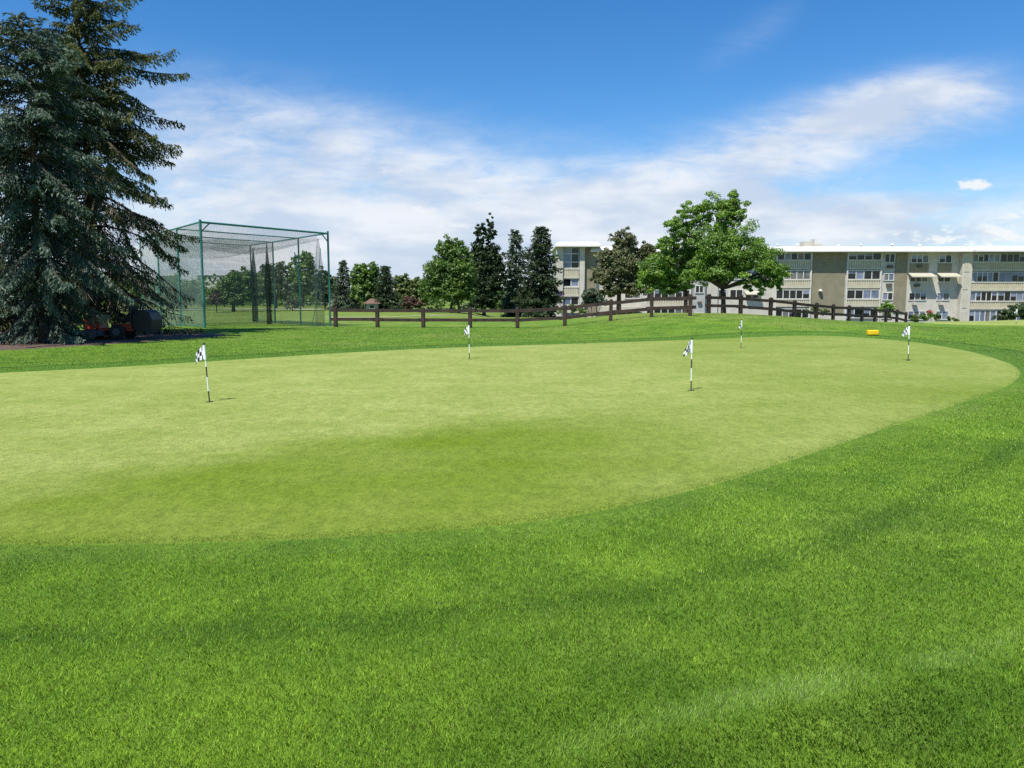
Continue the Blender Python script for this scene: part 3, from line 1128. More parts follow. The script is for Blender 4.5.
def broadleaf(name, label, group, loc, lobes, nleaf, leaf, fm, trunk_h, trunk_r, bark=None, seed=1, trunks=1, lean=0.0, clump=None, hole=.0):
    """lobes: (x, y, z, rx, ry, rz) ellipsoids of the crown, local to the base"""
    r = np.random.default_rng(seed)
    root = thing(name, label, 'tree' if 'bush' not in name and 'shrub' not in name and 'flower' not in name else 'shrub', loc, 0, group)
    tr = MB()
    for k in range(trunks):
        ox = (k - (trunks - 1) / 2) * trunk_r * 5
        top = np.array((lean + ox * .5, 0, trunk_h))
        tr.tube([(ox, 0, -.2), (ox, 0, 0.05), (ox + lean * .3, 0, trunk_h * .5), top], [trunk_r * 1.35, trunk_r * 1.1, trunk_r * .9, trunk_r * .75], 9)
        for (x, y, z, rx, ry, rz) in lobes:
            e = np.array((x, y, z + rz * .35))
            mid = (top + e) / 2 + r.normal(size=3) * .08 * np.linalg.norm(e - top)
            tr.tube([top, mid, e], [trunk_r * .55, trunk_r * .32, trunk_r * .08], 6, cap=False)
            for _ in range(4):
                s = e + r.normal(size=3) * np.array((rx, ry, rz)) * .45
                tr.tube([mid, (mid + s) / 2 + r.normal(size=3) * .05, s], [trunk_r * .22, trunk_r * .14, trunk_r * .04], 4, cap=False)
    tr.build('trunk', bark or M_BARK, root, True)
    vol = np.array([(l[3] * l[4] * l[5]) ** .75 for l in lobes]); vol /= vol.sum()
    per = clump or 70
    if D_FAR(leaf): nleaf = int(nleaf * 1.8)
    ncl = max(4, nleaf // per)
    which = r.choice(len(lobes), ncl, p=vol)
    Lb = np.array(lobes)[which]
    d = r.normal(size=(ncl, 3)); d /= np.linalg.norm(d, axis=1, keepdims=True)
    rad = (.35 + .65 * r.random(ncl) ** .55)[:, None] * (1 + .16 * r.normal(size=(ncl, 1)))
    cc = Lb[:, :3] + d * rad * Lb[:, 3:6]
    cs = (.20 + .16 * r.random(ncl)) * Lb[:, 3:6].min(axis=1) * (1.25 if ncl < 60 else 1)
    ci = np.repeat(np.arange(ncl), per)
    off = r.normal(size=(len(ci), 3)); off /= np.linalg.norm(off, axis=1, keepdims=True)
    off *= (r.random(len(ci)) ** .45)[:, None] * cs[ci][:, None] * np.array((1.25, 1.25, .8))
    if D_FAR(leaf): leaf *= .72
    C = cc[ci] + off
    ok = C[:, 2] > .02
    C, ci, off = C[ok], ci[ok], off[ok]
    Dv = r.normal(size=(len(C), 3)); Dv[:, 2] -= .35
    out = off / (np.linalg.norm(off, axis=1, keepdims=True) + 1e-6)
    nrm = out * .7 + np.array((0, 0, .7)) + r.normal(size=(len(C), 3)) * .55
    sz = leaf * (.65 + .7 * r.random(len(C)))
    rn = np.clip(.5 + .25 * r.normal(size=ncl)[ci] + .22 * r.normal(size=len(C)), 0, 1)
    leaf_obj('crown', C, Dv, sz, sz * .8, fm, root, rn, flat=nrm)
    return root


def crown_px(cx, base_y, D, parts, depth=.85):
    """crown lobes measured as (px, py, half width px, half height px) at distance D"""
    bx, bz = X(cx, D), tz(X(cx, D), D)
    s = D / 768
    return [((p[0] - cx) * s, (p[4] if len(p) > 4 else 0) * s, Z(p[1], D) - bz, p[2] * s, p[2] * s * depth, p[3] * s) for p in parts]


def bl(name, label, px, D, parts, nleaf, leaf, fm, th, trr, group=None, **kw):
    return broadleaf(name, label, group, tree_loc(px, D), crown_px(px, 0, D, parts), nleaf, leaf, fm, th, trr, **kw)


# the two broad trees behind the fence
bl('maple_tree', 'big bright green broad leaved tree standing behind the fence before the apartments', 724, 46.5,
   [(714, 214, 18, 20), (730, 212, 14, 21), (690, 214, 13, 14), (678, 228, 14, 14), (664, 243, 11, 12), (705, 245, 24, 20), (738, 246, 24, 20), (722, 262, 30, 20), (756, 262, 20, 17, -6),
    (772, 271, 15, 15), (700, 272, 18, 16), (754, 284, 18, 10), (684, 232, 10, 14), (776, 284, 9, 6)],
   78000, .10, F_MAPLE, 1.5, .15, None, seed=4, lean=-.1, clump=130)
bl('maple_tree', 'lower bright green broad leaved tree at the left foot of the biggest maple', 686, 48,
   [(655, 268, 17, 16), (668, 252, 12, 15), (676, 275, 18, 17), (690, 262, 16, 20), (650, 284, 12, 10), (668, 288, 14, 8)],
   40000, .10, F_MAPLE, 1.4, .13, None, seed=9, clump=120)
# the brownish pine and its low neighbour
bl('pine_tree', 'olive brown pine with ragged crown in front of the left end of the apartments', 619, 58,
   [(623, 244, 11, 14), (608, 258, 11, 10), (622, 264, 18, 13), (604, 276, 12, 9), (640, 270, 10, 13), (630, 286, 15, 9), (645, 252, 10, 9), (611, 290, 12, 6)],
   46000, .135, F_PINE, 2.6, .19, None, seed=21, clump=45)
bl('pine_shrub', 'low grey olive pine shrub under the apartment wall beside the pine', 594, 72,
   [(594, 297, 10, 8), (603, 300, 8, 6), (587, 302, 6, 5)], 2400, .26, F_GREY, .7, .07, None, seed=22)

# conifers and broad trees across the fairway
FG = 'trees across the fairway beyond the fence'


def r_con(R0, pw=.7):
    return lambda t, az: R0 * (1 - t) ** pw * (.85 + .2 * math.sin(t * 21 + 2 * az))


def conifer(label, px, top, width, D, fm, pw, nb, seed, low=.05, droop=.35):
    l = tree_loc(px, D)
    spruce('conifer_tree', label, FG, l, Z(top, D) - l[2], r_con(width / 2 / 768 * D * 2.05, pw), int(nb * 1.9), fm, .26, .36, .13, seed, 0, droop, low, coarse=True)


bl('columnar_tree', 'very dark tall narrow tree with twin peaks beside the broad green tree', 484, 84,
   [(481, 235, 6, 14), (491, 232, 5, 13), (479, 258, 10, 16), (492, 258, 10, 16), (484, 282, 15, 18), (484, 298, 15, 10), (473, 275, 8, 14), (498, 276, 8, 16)],
   42000, .20, F_DKB, 1.0, .2, FG, seed=31, clump=40)
bl('broadleaf_tree', 'rounded fresh green tree on two trunks left of the very dark narrow tree', 455, 76,
   [(447, 250, 10, 13), (458, 253, 10, 13), (440, 270, 14, 13), (457, 273, 16, 15), (431, 287, 11, 11), (450, 291, 16, 10), (468, 270, 8, 14), (466, 290, 9, 10)],
   42000, .17, F_GRN, 1.3, .15, FG, seed=32, trunks=2, clump=40)
conifer('pale grey green spruce with loose open top between the two dark conifers', 516, 231, 27, 88, F_SPG, .55, 85, 33)
conifer('dense blue black spruce touching the left end of the apartments', 541, 228, 31, 82, F_DKB, .45, 120, 34)
conifer('short dark conifer right of the little hut', 386, 267, 20, 100, F_DKB, .5, 55, 35)
conifer('slim light conifer left of the round tree above the hut', 344, 261, 22, 104, F_SPG, .7, 60, 36)
bl('broadleaf_tree', 'round dark green tree above the little brown hut', 366, 102, [(360, 275, 9, 10), (371, 273, 9, 11), (366, 290, 12, 10), (357, 292, 7, 8), (376, 290, 7, 9)], 6500, .42, F_GRN, 1.2, .16, FG, seed=37, clump=40)
bl('broadleaf_tree', 'yellowish green tree between the hut and the broad green tree', 403, 108, [(403, 284, 8, 9), (411, 290, 8, 9), (400, 297, 9, 8), (417, 286, 7, 8), (422, 296, 8, 9)], 5500, .42, F_LIGHT, 1.0, .13, FG, seed=38, clump=40)
bl('red_bush', 'copper red bush left of the broad green tree trunks', 411, 92, [(408, 300, 6, 5), (415, 302, 7, 5), (411, 305, 9, 4)], 2200, .34, F_RED, .5, .07, None, seed=39)
bl('broadleaf_tree', 'dark green tree just right of the netting cage', 325, 105, [(322, 279, 8, 10), (330, 284, 8, 11), (325, 294, 9, 8)], 4200, .42, F_DARK, 1.2, .14, FG, seed=40, clump=40)
bl('broadleaf_tree', 'tall pale round tree seen through the right half of the netting', 303, 128, [(297, 266, 8, 11), (307, 262, 9, 10), (302, 280, 13, 12), (293, 284, 8, 10), (312, 284, 8, 11)], 6000, .5, F_GRN, 1.6, .18, FG, seed=41, clump=40)
bl('broadleaf_tree', 'wide spreading green tree seen through the left half of the netting', 233, 92, [(232, 284, 12, 10), (246, 280, 12, 11), (220, 294, 10, 7), (238, 296, 14, 8), (256, 292, 10, 10), (263, 286, 8, 11)], 8500, .38, F_GRN, 1.2, .22, FG, seed=42, clump=40)
bl('broadleaf_tree', 'dark tree seen through the dark net curtain in the cage', 276, 118, [(270, 276, 9, 12), (280, 272, 9, 11), (275, 290, 13, 11), (286, 290, 8, 10)], 5600, .46, F_DARK, 1.4, .17, FG, seed=43, clump=40)
bl('red_bush', 'small coppery tree low at the left pole of the cage', 216, 88, [(213, 299, 5, 6), (219, 301, 5, 5), (216, 295, 4, 5)], 1500, .32, F_RED, .9, .06, None, seed=44)
bl('broadleaf_tree', 'young grey green tree low in the middle of the netting', 292, 96, [(289, 305, 5, 4), (296, 303, 6, 6)], 1200, .3, F_GREY, .8, .06, FG, seed=45)
bl('broadleaf_tree', 'green tree half hidden by the spruce limbs left of the cage', 178, 120, [(172, 284, 14, 10), (188, 288, 12, 9), (178, 296, 16, 7)], 4500, .5, F_GRN, 1.2, .18, FG, seed=46, clump=40)
bl('broadleaf_tree', 'broad green tree glimpsed behind the mulch bed at far left', 95, 110, [(70, 286, 20, 10), (100, 282, 20, 12), (130, 288, 18, 9)], 6000, .5, F_GRN, 1.2, .2, FG, seed=47, clump=40)
bl('broadleaf_tree', 'dull green tree glimpsed low through the blue spruce', 20, 105, [(0, 286, 20, 11), (30, 284, 20, 12), (-30, 288, 20, 10)], 6000, .5, F_DARK, 1.2, .2, FG, seed=48, clump=40)
for i, (px, D, w, h, fm, lab) in enumerate([
        (438, 84, 20, 6, F_GRN, 'low green undergrowth at the feet of the broad tree on two trunks'),
        (503, 90, 14, 8, F_GRN, 'green bush between the very dark narrow tree and the pale spruce'),
        (352, 108, 12, 7, F_DARK, 'dark low bush left of the little brown hut'),
        (397, 106, 12, 7, F_DARK, 'dark low bush between the hut and the copper red bush'),
        (527, 96, 14, 9, F_DARK, 'dark low bush behind the two conifers by the apartments'),
        (470, 92, 10, 7, F_DARK, 'dark low bush left of the foot of the very dark narrow tree')]):
    yb_ = 297 + 1.7 / D * 768
    bl('shrub', lab, px, D, [(px - w * .45, yb_ - h * .5, w * .5, h * .6), (px + w * .4, yb_ - h * .6, w * .5, h * .65), (px, yb_ - h * .7, w * .5, h * .6)], 2400, .24, fm, .3, .04, None, seed=80 + i)
# light hedge shrubs under the spruces, as seen in the gap left of the mower
for i, (px, D, w, h, lab) in enumerate([(42, 33, 1.9, 1.25, 'grey green juniper shrub left of the mower beneath the spruces'),
                                        (8, 32, 1.6, 1.0, 'grey green juniper shrub at the far left edge beneath the spruces')]):
    l = tree_loc(px, D)
    broadleaf('juniper_shrub', lab, None, l, [(0, 0, h * .6, w * .5, w * .4, h * .5), (w * .4, 0, h * .45, w * .4, w * .4, h * .4), (-w * .4, .1, h * .5, w * .4, w * .4, h * .45)],
              3600, .12, F_GREY, .3, .04, None, seed=50 + i)


# far wood closing the horizon
def far_wood():
    r = np.random.default_rng(77)
    C, S = [], []
    for i in range(170):
        x = -210 + 215 * (i + r.random()) / 170
        y = 138 + 60 * r.random()
        z0 = tz(x, y); h = 3.0 + 3.0 * r.random(); w = 2.0 + 2.2 * r.random()
        n = 420
        d = r.normal(size=(n, 3)); d /= np.linalg.norm(d, axis=1, keepdims=True)
        C.append(np.array((x, y, z0 + h * .5)) + d * np.array((w, w, h * .55)) * (r.random(n) ** .4)[:, None])
    C = np.concatenate(C)
    o = leaf_obj('far_wood', C, rng.normal(size=(len(C), 3)), 0.5, 0.42, F_GRN, None)
    tag(o, kind='stuff')


far_wood()

# ------------------------------------------------------------------ apartment building
BY = 108.0
W_CREAM = mat('stucco_cream', (.49, .465, .39), (.42, .395, .33), 1.2, .9, .2, 40)
W_OLIVE = mat('stucco_olive', (.225, .200, .130), (.19, .168, .108), 1.0, .9, .2, 40)
W_GREY = mat('stucco_grey', (.36, .36, .34), (.31, .31, .29), 1.2, .9, .2, 40)
W_WHITE = mat('trim_white', (.60, .585, .54), (.50, .49, .45), 1.5, .6)
W_TAN = mat('panel_tan', (.44, .39, .24), (.39, .34, .21), 1.5, .8)
W_SLAT = mat('batten_cream', (.47, .44, .345), (.41, .38, .29), 1.5, .7)
W_DARK = mat('recess_dark', (.035, .033, .030), (.022, .021, .02), 2, .8)
W_ROOF = mat('roof_membrane', (.66, .645, .60), (.58, .57, .53), .6, .6)
W_AC = mat('air_unit_brown', (.10, .085, .065), (.07, .06, .045), 6, .6)
W_METAL = mat('roof_metal', (.62, .62, .60), (.5, .5, .49), 2, .4, metal=.4)
G_DARK = mat('window_glass', (.006, .008, .011), (.016, .020, .026), .9, .05, spec=.4, detail=2)
G_BLUE = mat('window_blind', (.20, .23, .30), (.10, .12, .18), .5, .25, spec=.8, detail=2)

G_CURT = mat('window_curtain', (.16, .155, .15), (.07, .07, .07), .8, .2, spec=.6, detail=3)

ab = thing('apartment_building', 'long flat roofed cream and olive apartment building beyond the fence', 'building', (X(555, BY), BY, 0))
OX = X(555, BY)


def bx(px): return X(px, BY) - OX
def bzv(py): return Z(py, BY)


def fbox(m, p0, p1, y0, y1, d0, d1):
    """box on the front: px and py extents, depth in metres behind the facade line (negative = forward)"""
    return m.box(bx(p0), bx(p1), d0, d1, min(bzv(y0), bzv(y1)), max(bzv(y0), bzv(y1)))


BASEY = 331
# bodies of the block
for (p0, p1, y0, d0, d1, m_) in [(596, 960, 252.5, 0.0, 13, W_CREAM), (557, 596, 248, -.6, 13, W_CREAM), (966.5, 1085, 253, -.2, 13, W_CREAM)]:
    fbox(MB(), p0, p1, y0, BASEY, d0, d1).build('wall', m_, ab)
# roofs with white sloping fascia
def roof_slab(p0, p1, y0, y1, d0, d1):
    x0, x1, zt, zb = bx(p0), bx(p1), bzv(y0), bzv(y1)
    m = MB()
    m.add([(x0, d0, zb), (x1, d0, zb), (x1, d1, zb), (x0, d1, zb), (x0, d0, zb + .18), (x1, d0, zb + .18), (x1, d1, zb + .18), (x0, d1, zb + .18),
           (x0 + .3, d0 + .75, zt), (x1 - .3, d0 + .75, zt), (x1 - .3, d1 - .5, zt), (x0 + .3, d1 - .5, zt)],
          [(3, 2, 1, 0), (0, 1, 5, 4), (1, 2, 6, 5), (2, 3, 7, 6), (3, 0, 4, 7), (4, 5, 9, 8), (5, 6, 10, 9), (6, 7, 11, 10), (7, 4, 8, 11), (8, 9, 10, 11)])
    return m.build('roof', W_ROOF, ab)


roof_slab(589, 966, 247, 252.4, -1.55, 14)
roof_slab(962, 1090, 246.8, 252.6, -2.5, 14.3)
roof_slab(554.5, 598.5, 242.6, 247.6, -2.2, 14.2)
# roof things
roofm = MB()
for (p0, p1, y0, y1, dd) in ((807.5, 816, 240.2, 247, 2.2), (816.3, 828, 242.4, 247, 2.6), (820, 825, 237.2, 242.3, 2.9)):
    o = fbox(MB(), p0, p1, y0, y1, dd, dd + 1.6).build('roof_vent', W_WHITE if p0 > 817 else W_CREAM, ab)
for px, h in ((783, 3), (803, 2.6), (868, 3), (900, 3.5), (928, 2), (975, 2.4), (845, 1.8), (1000, 1.5)):
    MB().lathe((bx(px), 3, bzv(246)), [(.12, 0), (.12, h * .1), (.26, h * .1 + .02), (.2, h * .1 + .18), (.02, h * .1 + .24)], n=10).build('roof_vent', W_WHITE, ab)
MB().tube([(bx(595), 3, bzv(243)), (bx(595.6), 3, bzv(239.5))], .05, 6).build('roof_vent', W_METAL, ab)


def window(p0, p1, y0, y1, panes, d=-.02, glass=None, frame=.10, mm=None):
    m = MB()
    x0, x1, z0, z1 = bx(p0), bx(p1), bzv(y1), bzv(y0)
    f = frame
    m.box(x0 - f, x0, d - .10, d + .02, z0 - f, z1 + f); m.box(x1, x1 + f, d - .10, d + .02, z0 - f, z1 + f)
    m.box(x0, x1, d - .10, d + .02, z0 - f, z0); m.box(x0, x1, d - .10, d + .02, z1, z1 + f)
    for k in range(1, panes):
        xc = x0 + (x1 - x0) * k / panes
        m.box(xc - .055, xc + .055, d - .075, d + .02, z0, z1)
    o = m.build('window', mm or W_WHITE, ab)
    pm = MB()
    n_ = max(1, panes)
    for k in range(n_):
        a, b = x0 + (x1 - x0) * k / n_, x0 + (x1 - x0) * (k + 1) / n_
        pick = random.choice((0, 0, 0, 1, 2, 3)) if glass is None else random.choice((0, 2, 2, 2, 3))
        pm.box(a, b, d - .03, d - .005, z0, z1, pick if pick < 3 else 0)
        if pick == 3 and z1 - z0 > .6:                          # blind pulled half down
            pm.box(a + .02, b - .02, d - .045, d - .032, z0 + (z1 - z0) * random.uniform(.45, .7), z1, 2)
    pm.build('pane', [G_DARK, G_CURT, G_BLUE], o)
    return o


def railing(p0, p1, y0, y1, n, d0=-.22, bw=.09):
    x0, x1, z0, z1 = bx(p0), bx(p1), bzv(y1), bzv(y0)
    o = MB().box(x0, x1, d0, d0 + .08, z0, z1).build('balcony_panel', W_TAN, ab)
    m = MB()
    for k in range(n + 1):
        xc = x0 + (x1 - x0) * k / n
        m.box(max(x0, xc - bw), min(x1, xc + bw), d0 - .05, d0 - .002, z0, z1)
    m.box(x0 - .05, x1 + .05, d0 - .09, d0 + .11, z1, z1 + .14)
    m.box(x0 - .05, x1 + .05, d0 - .09, d0 + .11, z0 - .26, z0)
    m.build('battens', W_SLAT, o)


def bay(p0, p1, npan, nb, rows, glasses=None):
    """a stack of glazed balconies"""
    for k, (w0, w1, r0, r1) in enumerate(rows):
        window(p0 + 1, p1 - 1, w0, w1, npan, -.12, (glasses or {}).get(k))
        if r0: railing(p0, p1, r0, r1, nb)
    m = MB()
    for px in (p0 - .6, p1 - .4):
        fbox(m, px, px + 1.0, 253, BASEY, -.3, .02)
    m.build('pilaster', W_WHITE, ab)


ROWS = [(253.4, 259.6, 261.3, 267.6), (271, 279, 280.6, 286.4), (290.3, 298.4, 300, 304.8), (309.2, 317.5, None, None)]
bay(775, 809.5, 5, 16, ROWS)
bay(845.5, 879, 4, 14, ROWS, {0: G_BLUE})
bay(646, 690, 6, 18, ROWS)
# plain olive panels
for p0, p1 in ((811.2, 843.8), (893.5, 905.5), (584, 595.8)):
    fbox(MB(), p0, p1, 252.6 if p0 > 600 else 249, 313 if p0 < 900 else 311.5, -.12 if p0 > 600 else -.72, .0 if p0 > 600 else -.59).build('olive_panel', W_OLIVE, ab)
# lamp on the olive panel
MB().lathe((bx(819), -.42, bzv(291.5)), [(.10, 0), (.30, .05), (.26, .22), (.06, .32)], n=12).build('wall_lamp', W_WHITE, ab)
MB().box(bx(818.4), bx(819.6), -.42, -.12, bzv(292.5), bzv(291.2)).build('lamp_bracket', W_AC, ab)
# recessed bay with air units
for (w0, w1) in ((254.2, 262), (274, 280), (293, 299.5), (310, 318)):
    window(882.8, 892, w0, w1, 2, -.02)
for ya in (265.2, 283.5):
    fbox(MB(), 885.3, 890.5, ya, ya + 3, -.35, -.005).build('air_conditioner', W_AC, ab)
# gallery wall with awnings
for (p0, p1) in ((909, 925.5), (937, 948.5)):
    for (w0, w1) in ((255.3, 262.4), (277.5, 281.5), (293.2, 299.8), (311.5, 319)):
        window(p0, p1, w0, w1, 3 if p0 < 930 else 2, -.02)
fbox(MB(), 915, 919.5, 265, 267.4, -.3, -.005).build('air_conditioner', W_AC, ab)
fbox(MB(), 913.5, 918.5, 284, 286.6, -.3, -.005).build('air_conditioner', W_AC, ab)
for p0, p1 in ((912, 916.5), (938.5, 943)):
    fbox(MB(), p0, p1, 302.6, 304.8, -.65, -.005).build('air_conditioner', W_CREAM, ab)
for p0, p1 in ((906.5, 929.5), (935, 954)):
    x0, x1 = bx(p0), bx(p1)
    zt, zb = bzv(272.7), bzv(276.6)
    m = MB()
    m.add([(x0, -.01, zt), (x1, -.01, zt), (x1 + .12, -1.5, zb), (x0 - .12, -1.5, zb), (x0, -.01, zt - .07), (x1, -.01, zt - .07), (x1 + .12, -1.5, zb - .12), (x0 - .12, -1.5, zb - .12)],
          [(0, 1, 2, 3), (7, 6, 5, 4), (3, 2, 6, 7), (1, 5, 6, 2), (0, 3, 7, 4), (0, 4, 5, 1)])
    m.build('awning', W_SLAT, ab)
for p0, p1 in ((908, 926.5), (936, 949.5)):
    fbox(MB(), p0, p1, 263, 272, -.09, -.004).build('tan_panel', W_OLIVE, ab)
# corner pier with stacked panels
fbox(MB(), 957.5, 967.4, 253, BASEY, -.75, .1).build('pilaster', W_CREAM, ab)
for y0 in (258, 275.5, 294, 312):
    fbox(MB(), 959.3, 964.2, y0, y0 + 14, -.80, -.746).build('pier_panel', W_SLAT, ab)
# right-hand block with long galleries
RB = [(254.5, 261.5, 263.2, 269.2), (272.5, 281.2, 283, 289), (292, 300.6, 302, 307.5), (311, 321, None, None)]
for k, (w0, w1, r0, r1) in enumerate(RB):
    window(969, 995, w0, w1, 5, -.3, G_BLUE if k == 1 else None)
    window(996.5, 1082, w0, w1, 14, -.3, G_BLUE if k in (2, 1) else None, mm=W_GREY)
    if r0: railing(968, 1083, r0, r1, 62, -.45, .05)
fbox(MB(), 966.8, 968.4, 253.2, BASEY, -.5, -.19).build('pilaster', W_WHITE, ab)
# pale stretch, stair tower and small awning left of the first bay
fbox(MB(), 692, 703.5, 252.6, BASEY, -.9, .0).build('stair_tower', W_GREY, ab)
window(694, 701, 286, 292.5, 2, -.92); window(694, 702, 313, 319, 2, -.92)
fbox(MB(), 696, 700, 301.5, 303.6, -1.2, -.895).build('air_conditioner', W_AC, ab)
fbox(MB(), 704, 717, 252.6, BASEY, -.35, .0).build('stair_tower', W_CREAM, ab)
for p0, p1, w0, w1 in ((714.5 + 4, 726, 290, 297), (730, 742, 290, 297), (745.5, 758, 294.5, 298), (606, 618, 271, 279), (625, 640, 290, 298), (606, 640, 309, 317), (606, 640, 254, 261), (720, 768, 254, 261), (720, 768, 272, 279)):
    window(p0, p1, w0, w1, max(2, int((p1 - p0) / 6)), -.02)
m = MB()
x0, x1, zt, zb = bx(744), bx(759.5), bzv(291), bzv(294)
m.add([(x0, -.01, zt), (x1, -.01, zt), (x1, -1, zb), (x0, -1, zb), (x0, -.01, zt - .07), (x1, -.01, zt - .07), (x1, -1, zb - .12), (x0, -1, zb - .12)],
      [(0, 1, 2, 3), (7, 6, 5, 4), (3, 2, 6, 7), (1, 5, 6, 2), (0, 3, 7, 4), (0, 4, 5, 1)])
m.build('awning', W_SLAT, ab)
# left end bay with tall top window
m = MB()
for p0, p1 in ((555.3, 562.2), (578.6, 583.6)):
    fbox(m, p0, p1, 247.6, BASEY, -1.25, -.55)
m.build('pilaster', W_CREAM, ab)
for (w0, w1, tr_) in ((248.6, 268, 1), (279.2, 286.2, 0), (297.2, 304.5, 0), (313, 320, 0)):
    o = window(563.3, 577.6, w0, w1, 2, -.75, G_DARK if not tr_ else G_DARK)
    if tr_:
        for yy in (254, 262.4):
            MB().box(bx(563.3), bx(577.6), -.86, -.79, bzv(yy) - .06, bzv(yy) + .06).build('glazing_bar', W_WHITE, o)
for y0, y1 in ((270, 276.6), (288, 294.6), (306, 311)):
    railing(563, 578, y0, y1, 8, -.95)
fbox(MB(), 597, 640, 306.5, 311.5, -2.2, -.01).build('low_wall', W_SLAT, ab)


# shrubs and flowers along the building
def shrub(name, lab, px, D, parts, n, leaf, fm, seed):
    return bl(name, lab, px, D, parts, n, leaf, fm, .3, .03, None, seed=seed)


shrub('shrub', 'bright green bush against the recessed bay with brown air units', 886, 104, [(886, 305, 6, 5), (884, 310, 7, 5), (890, 310, 5, 5)], 1300, .35, F_MAPLE, 61)
shrub('shrub', 'rounded dark green bush beneath the pink flowers', 932, 92, [(932, 317, 7, 4), (926, 318, 5, 4), (937, 318, 5, 3)], 1300, .26, F_GRN, 62)
shrub('shrub', 'straw coloured spiky plant at the end of the fence', 915, 80, [(914, 317, 4, 4), (918, 319, 4, 3)], 700, .3, F_LIGHT, 63)
shrub('shrub', 'dark bush at the far right under the long balconies', 1014, 90, [(1010, 314, 9, 7), (1022, 312, 10, 9), (1034, 314, 10, 8), (1000, 317, 7, 4)], 3600, .3, F_DARK, 64)
shrub('shrub', 'low olive green bush at the foot of the corner pier', 955, 92, [(953, 319, 6, 2.6), (958, 320, 5, 2.4)], 700, .24, F_LIGHT, 65)
shrub('shrub', 'small leafy plants along the olive wall behind the fence', 815, 104, [(808, 311, 4, 3), (816, 310, 5, 4), (825, 312, 5, 3)], 900, .3, F_LIGHT, 66)
shrub('shrub', 'green bush below the left end windows of the apartments', 572, 100, [(560, 312, 6, 3), (573, 308, 5, 6), (581, 311, 5, 4)], 1300, .3, F_GRN, 67)
shrub('flower_bush', 'pink flowering plant by the lower windows of the gallery', 930, 93, [(930, 312, 3, 2.6)], 260, .24, F_PINK, 68)
fb = thing('flower_basket', 'purple flower basket hanging from the left corner of the apartments', 'flower basket', (X(559.5, 105.5), 105.5, Z(295.5, 105.5)))
MB().lathe((0, 0, 0), [(.12, -.25), (.3, 0), (.32, .03)], n=12).build('basket', W_AC, fb)
MB().tube([(0, 0, 0), (0, 0, .9)], .02, 5).build('hanger', W_AC, fb)
c = np.random.default_rng(5).normal(size=(160, 3)) * np.array((.24, .24, .2)) + np.array((0, 0, .15))
leaf_obj('flowers', c, rng.normal(size=(160, 3)), .2, .17, F_PURP, fb)

# ------------------------------------------------------------------ far houses and the hut
M_TILE = mat('roof_tile_brown', (.17, .10, .075), (.12, .07, .055), 2, .9)
M_ROOFG = mat('roof_shingle_grey', (.12, .12, .125), (.08, .08, .085), 2, .9)


def house(name, label, px0, px1, ytop, yeave, ybase, D, wall, roof, depth=6.0, wins=3):
    bz = Z(ybase, D)
    x0, x1 = X(px0, D), X(px1, D)
    c = ((x0 + x1) / 2, D, bz - .3)
    root = thing(name, label, 'building' if name != 'hut' else 'hut', c)
    hw = (x1 - x0) / 2
    he, ht = Z(yeave, D) - c[2], Z(ytop, D) - c[2]
    MB().box(-hw, hw, 0, depth, 0, he).build('wall', wall, root)
    ov = .35
    m = MB()
    m.add([(-hw - ov, -ov, he), (hw + ov, -ov, he), (hw + ov, depth + ov, he), (-hw - ov, depth + ov, he), (-hw + ov, depth / 2, ht), (hw - ov, depth / 2, ht)],
          [(0, 1, 5, 4), (1, 2, 5), (2, 3, 4, 5), (3, 0, 4), (3, 2, 1, 0)])
    m.build('roof', roof, root)
    for k in range(wins):
        xc = -hw + 2 * hw * (k + .5) / wins
        ww = min(.7, hw / wins * .5)
        o = MB().box(xc - ww, xc + ww, -.05, .05, he * .42, he * .85).build('window', W_WHITE, root)
        MB().box(xc - ww * .8, xc + ww * .8, -.07, -.052, he * .47, he * .81).build('pane', G_DARK, o)
    return root


W_TANH = mat('wall_tan', (.50, .41, .30), (.44, .36, .26), 1, .9)
house('hut', 'little brown hut with tiled hip roof under the round dark tree', 366, 377.5, 298.6, 303.6, 310, 98, W_GREY, M_TILE, 2.2, 1)
house('house', 'tan house half hidden behind the trees right of the cage', 328, 345, 288, 292, 306, 135, W_TANH, M_ROOFG, 8, 3)
house('house', 'house with dark grey roof rising behind the short dark conifer', 372, 400, 276.5, 279.5, 305, 150, W_CREAM, M_ROOFG, 9, 4)
house('white_building', 'long white flat building far away through the left of the netting', 198, 229, 274.2, 275.2, 283, 240, W_WHITE, W_ROOF, 12, 6)
house('white_building', 'low white building far away through the right of the netting', 281, 322, 302.0, 302.8, 308, 170, W_WHITE, W_ROOF, 8, 5)
house('white_building', 'pale low building glimpsed far away behind the spruces', 60, 165, 287, 289, 303, 210, W_TANH, M_ROOFG, 10, 8)

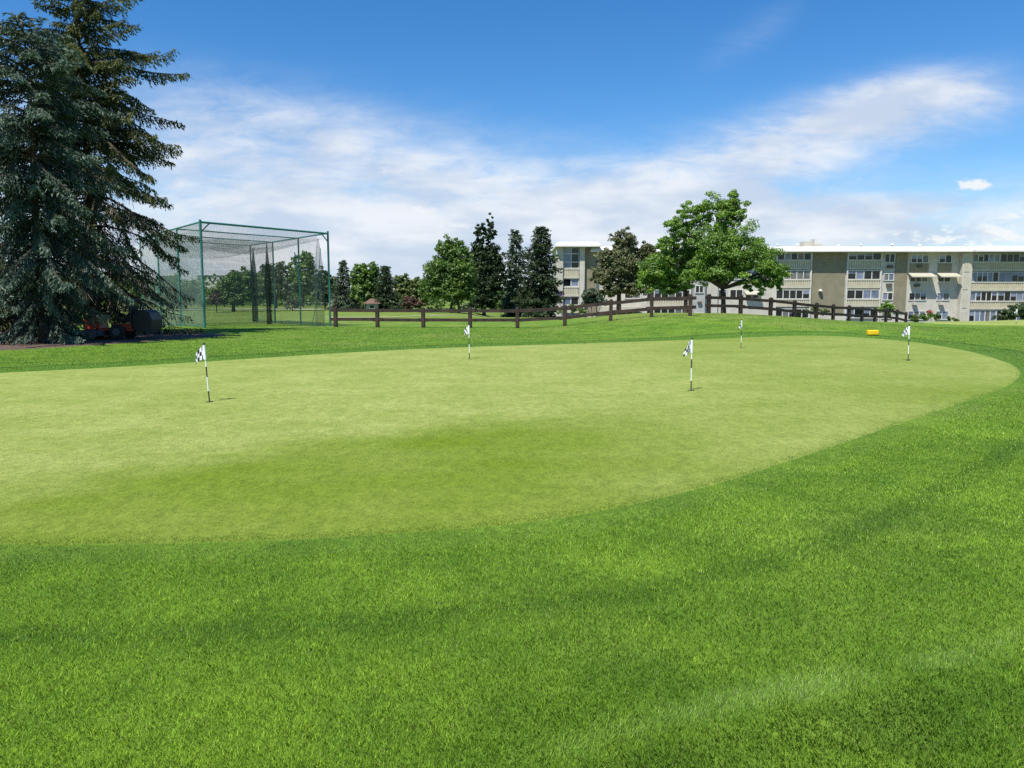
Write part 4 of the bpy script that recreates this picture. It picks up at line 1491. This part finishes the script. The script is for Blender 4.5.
# ------------------------------------------------------------------ ride-on mower under the spruce
M_RED = mat('mower_orange_red', (.42, .045, .016), (.34, .035, .014), 5, .35)
M_TYRE = mat('tyre_rubber', (.018, .018, .018), (.028, .027, .025), 14, .85)
M_GREYM = mat('mower_deck_grey', (.10, .11, .13), (.07, .075, .09), 6, .5)
M_SEAT = mat('seat_vinyl', (.010, .010, .012), (.017, .017, .019), 10, .5)
mx_, my_ = X(118, 28.4), 28.4
mo = thing('ride_on_mower', 'orange red ride on mower with black catcher parked beneath the tall spruce', 'mower', (mx_, my_, tz(mx_, my_) + .02), .06)
m = MB(); m.prism([(-1.12, .36), (-1.16, .60), (-1.05, .84), (-.62, .88), (-.55, .40)], -.36, .36); m.build('hood', M_RED, mo)
m = MB(); m.box(-.60, .62, -.40, .40, .30, .40); m.prism([(-.05, .40), (.05, .56), (.62, .58), (.62, .40)], -.44, .44); m.build('chassis', M_RED, mo)
m = MB(); m.prism([(-1.35, .10), (-1.40, .24), (-1.20, .34), (-.45, .34), (-.30, .14)], -.62, .62); m.build('cutting_deck', M_GREYM, mo)
m = MB(); m.box(.02, .50, -.26, .26, .60, .72, bev=.03); m.prism([(.40, .70), (.50, .70), (.64, 1.20), (.54, 1.22)], -.25, .25); m.build('seat', M_SEAT, mo)
m = MB(); m.prism([(.66, .34), (.68, .86), (.80, 1.02), (1.10, 1.06), (1.28, .96), (1.36, .70), (1.30, .26)], -.48, .48); m.prism([(.60, .55), (.60, .80), (.70, .86), (.70, .5)], -.3, .3); m.build('grass_catcher', M_SEAT, mo)
m = MB(); m.tube([(-.42, 0, .80), (-.20, 0, 1.02)], .022, 8); m.lathe((0, 0, 0), [(.001, 0)], n=3)
m = MB(); m.tube([(-.48, 0, .80), (-.24, 0, 1.0)], .022, 8)
ring = [(-.24 + .17 * math.cos(a) * .72, .18 * math.sin(a), 1.0 + .17 * math.cos(a) * .70) for a in [k * math.pi / 8 for k in range(17)]]
m.tube(ring, .014, 6); m.build('steering_wheel', M_SEAT, mo)
m = MB(); m.tube([(.58, -.42, .5), (.62, -.42, 1.36), (.62, -.30, 1.44), (.62, .30, 1.44), (.62, .42, 1.36), (.58, .42, .5)], .03, 8); m.build('roll_bar', M_SEAT, mo)
for (wx, wy, rr, ww) in ((-.92, -.44, .19, .16), (-.92, .44, .19, .16), (.14, -.54, .27, .24), (.14, .54, .27, .24)):
    w_ = MB().lathe((wx, wy, rr), [(rr * .55, -ww / 2), (rr * .93, -ww / 2), (rr, -ww / 4), (rr, ww / 4), (rr * .93, ww / 2), (rr * .55, ww / 2)], 'y', 20).build('wheel', M_TYRE, mo)
    MB().lathe((wx, wy, rr), [(.03, -ww / 2 - .02), (rr * .5, -ww / 2 - .012), (rr * .5, ww / 2 + .012), (.03, ww / 2 + .02)], 'y', 16).build('rim', M_GREYM, w_)
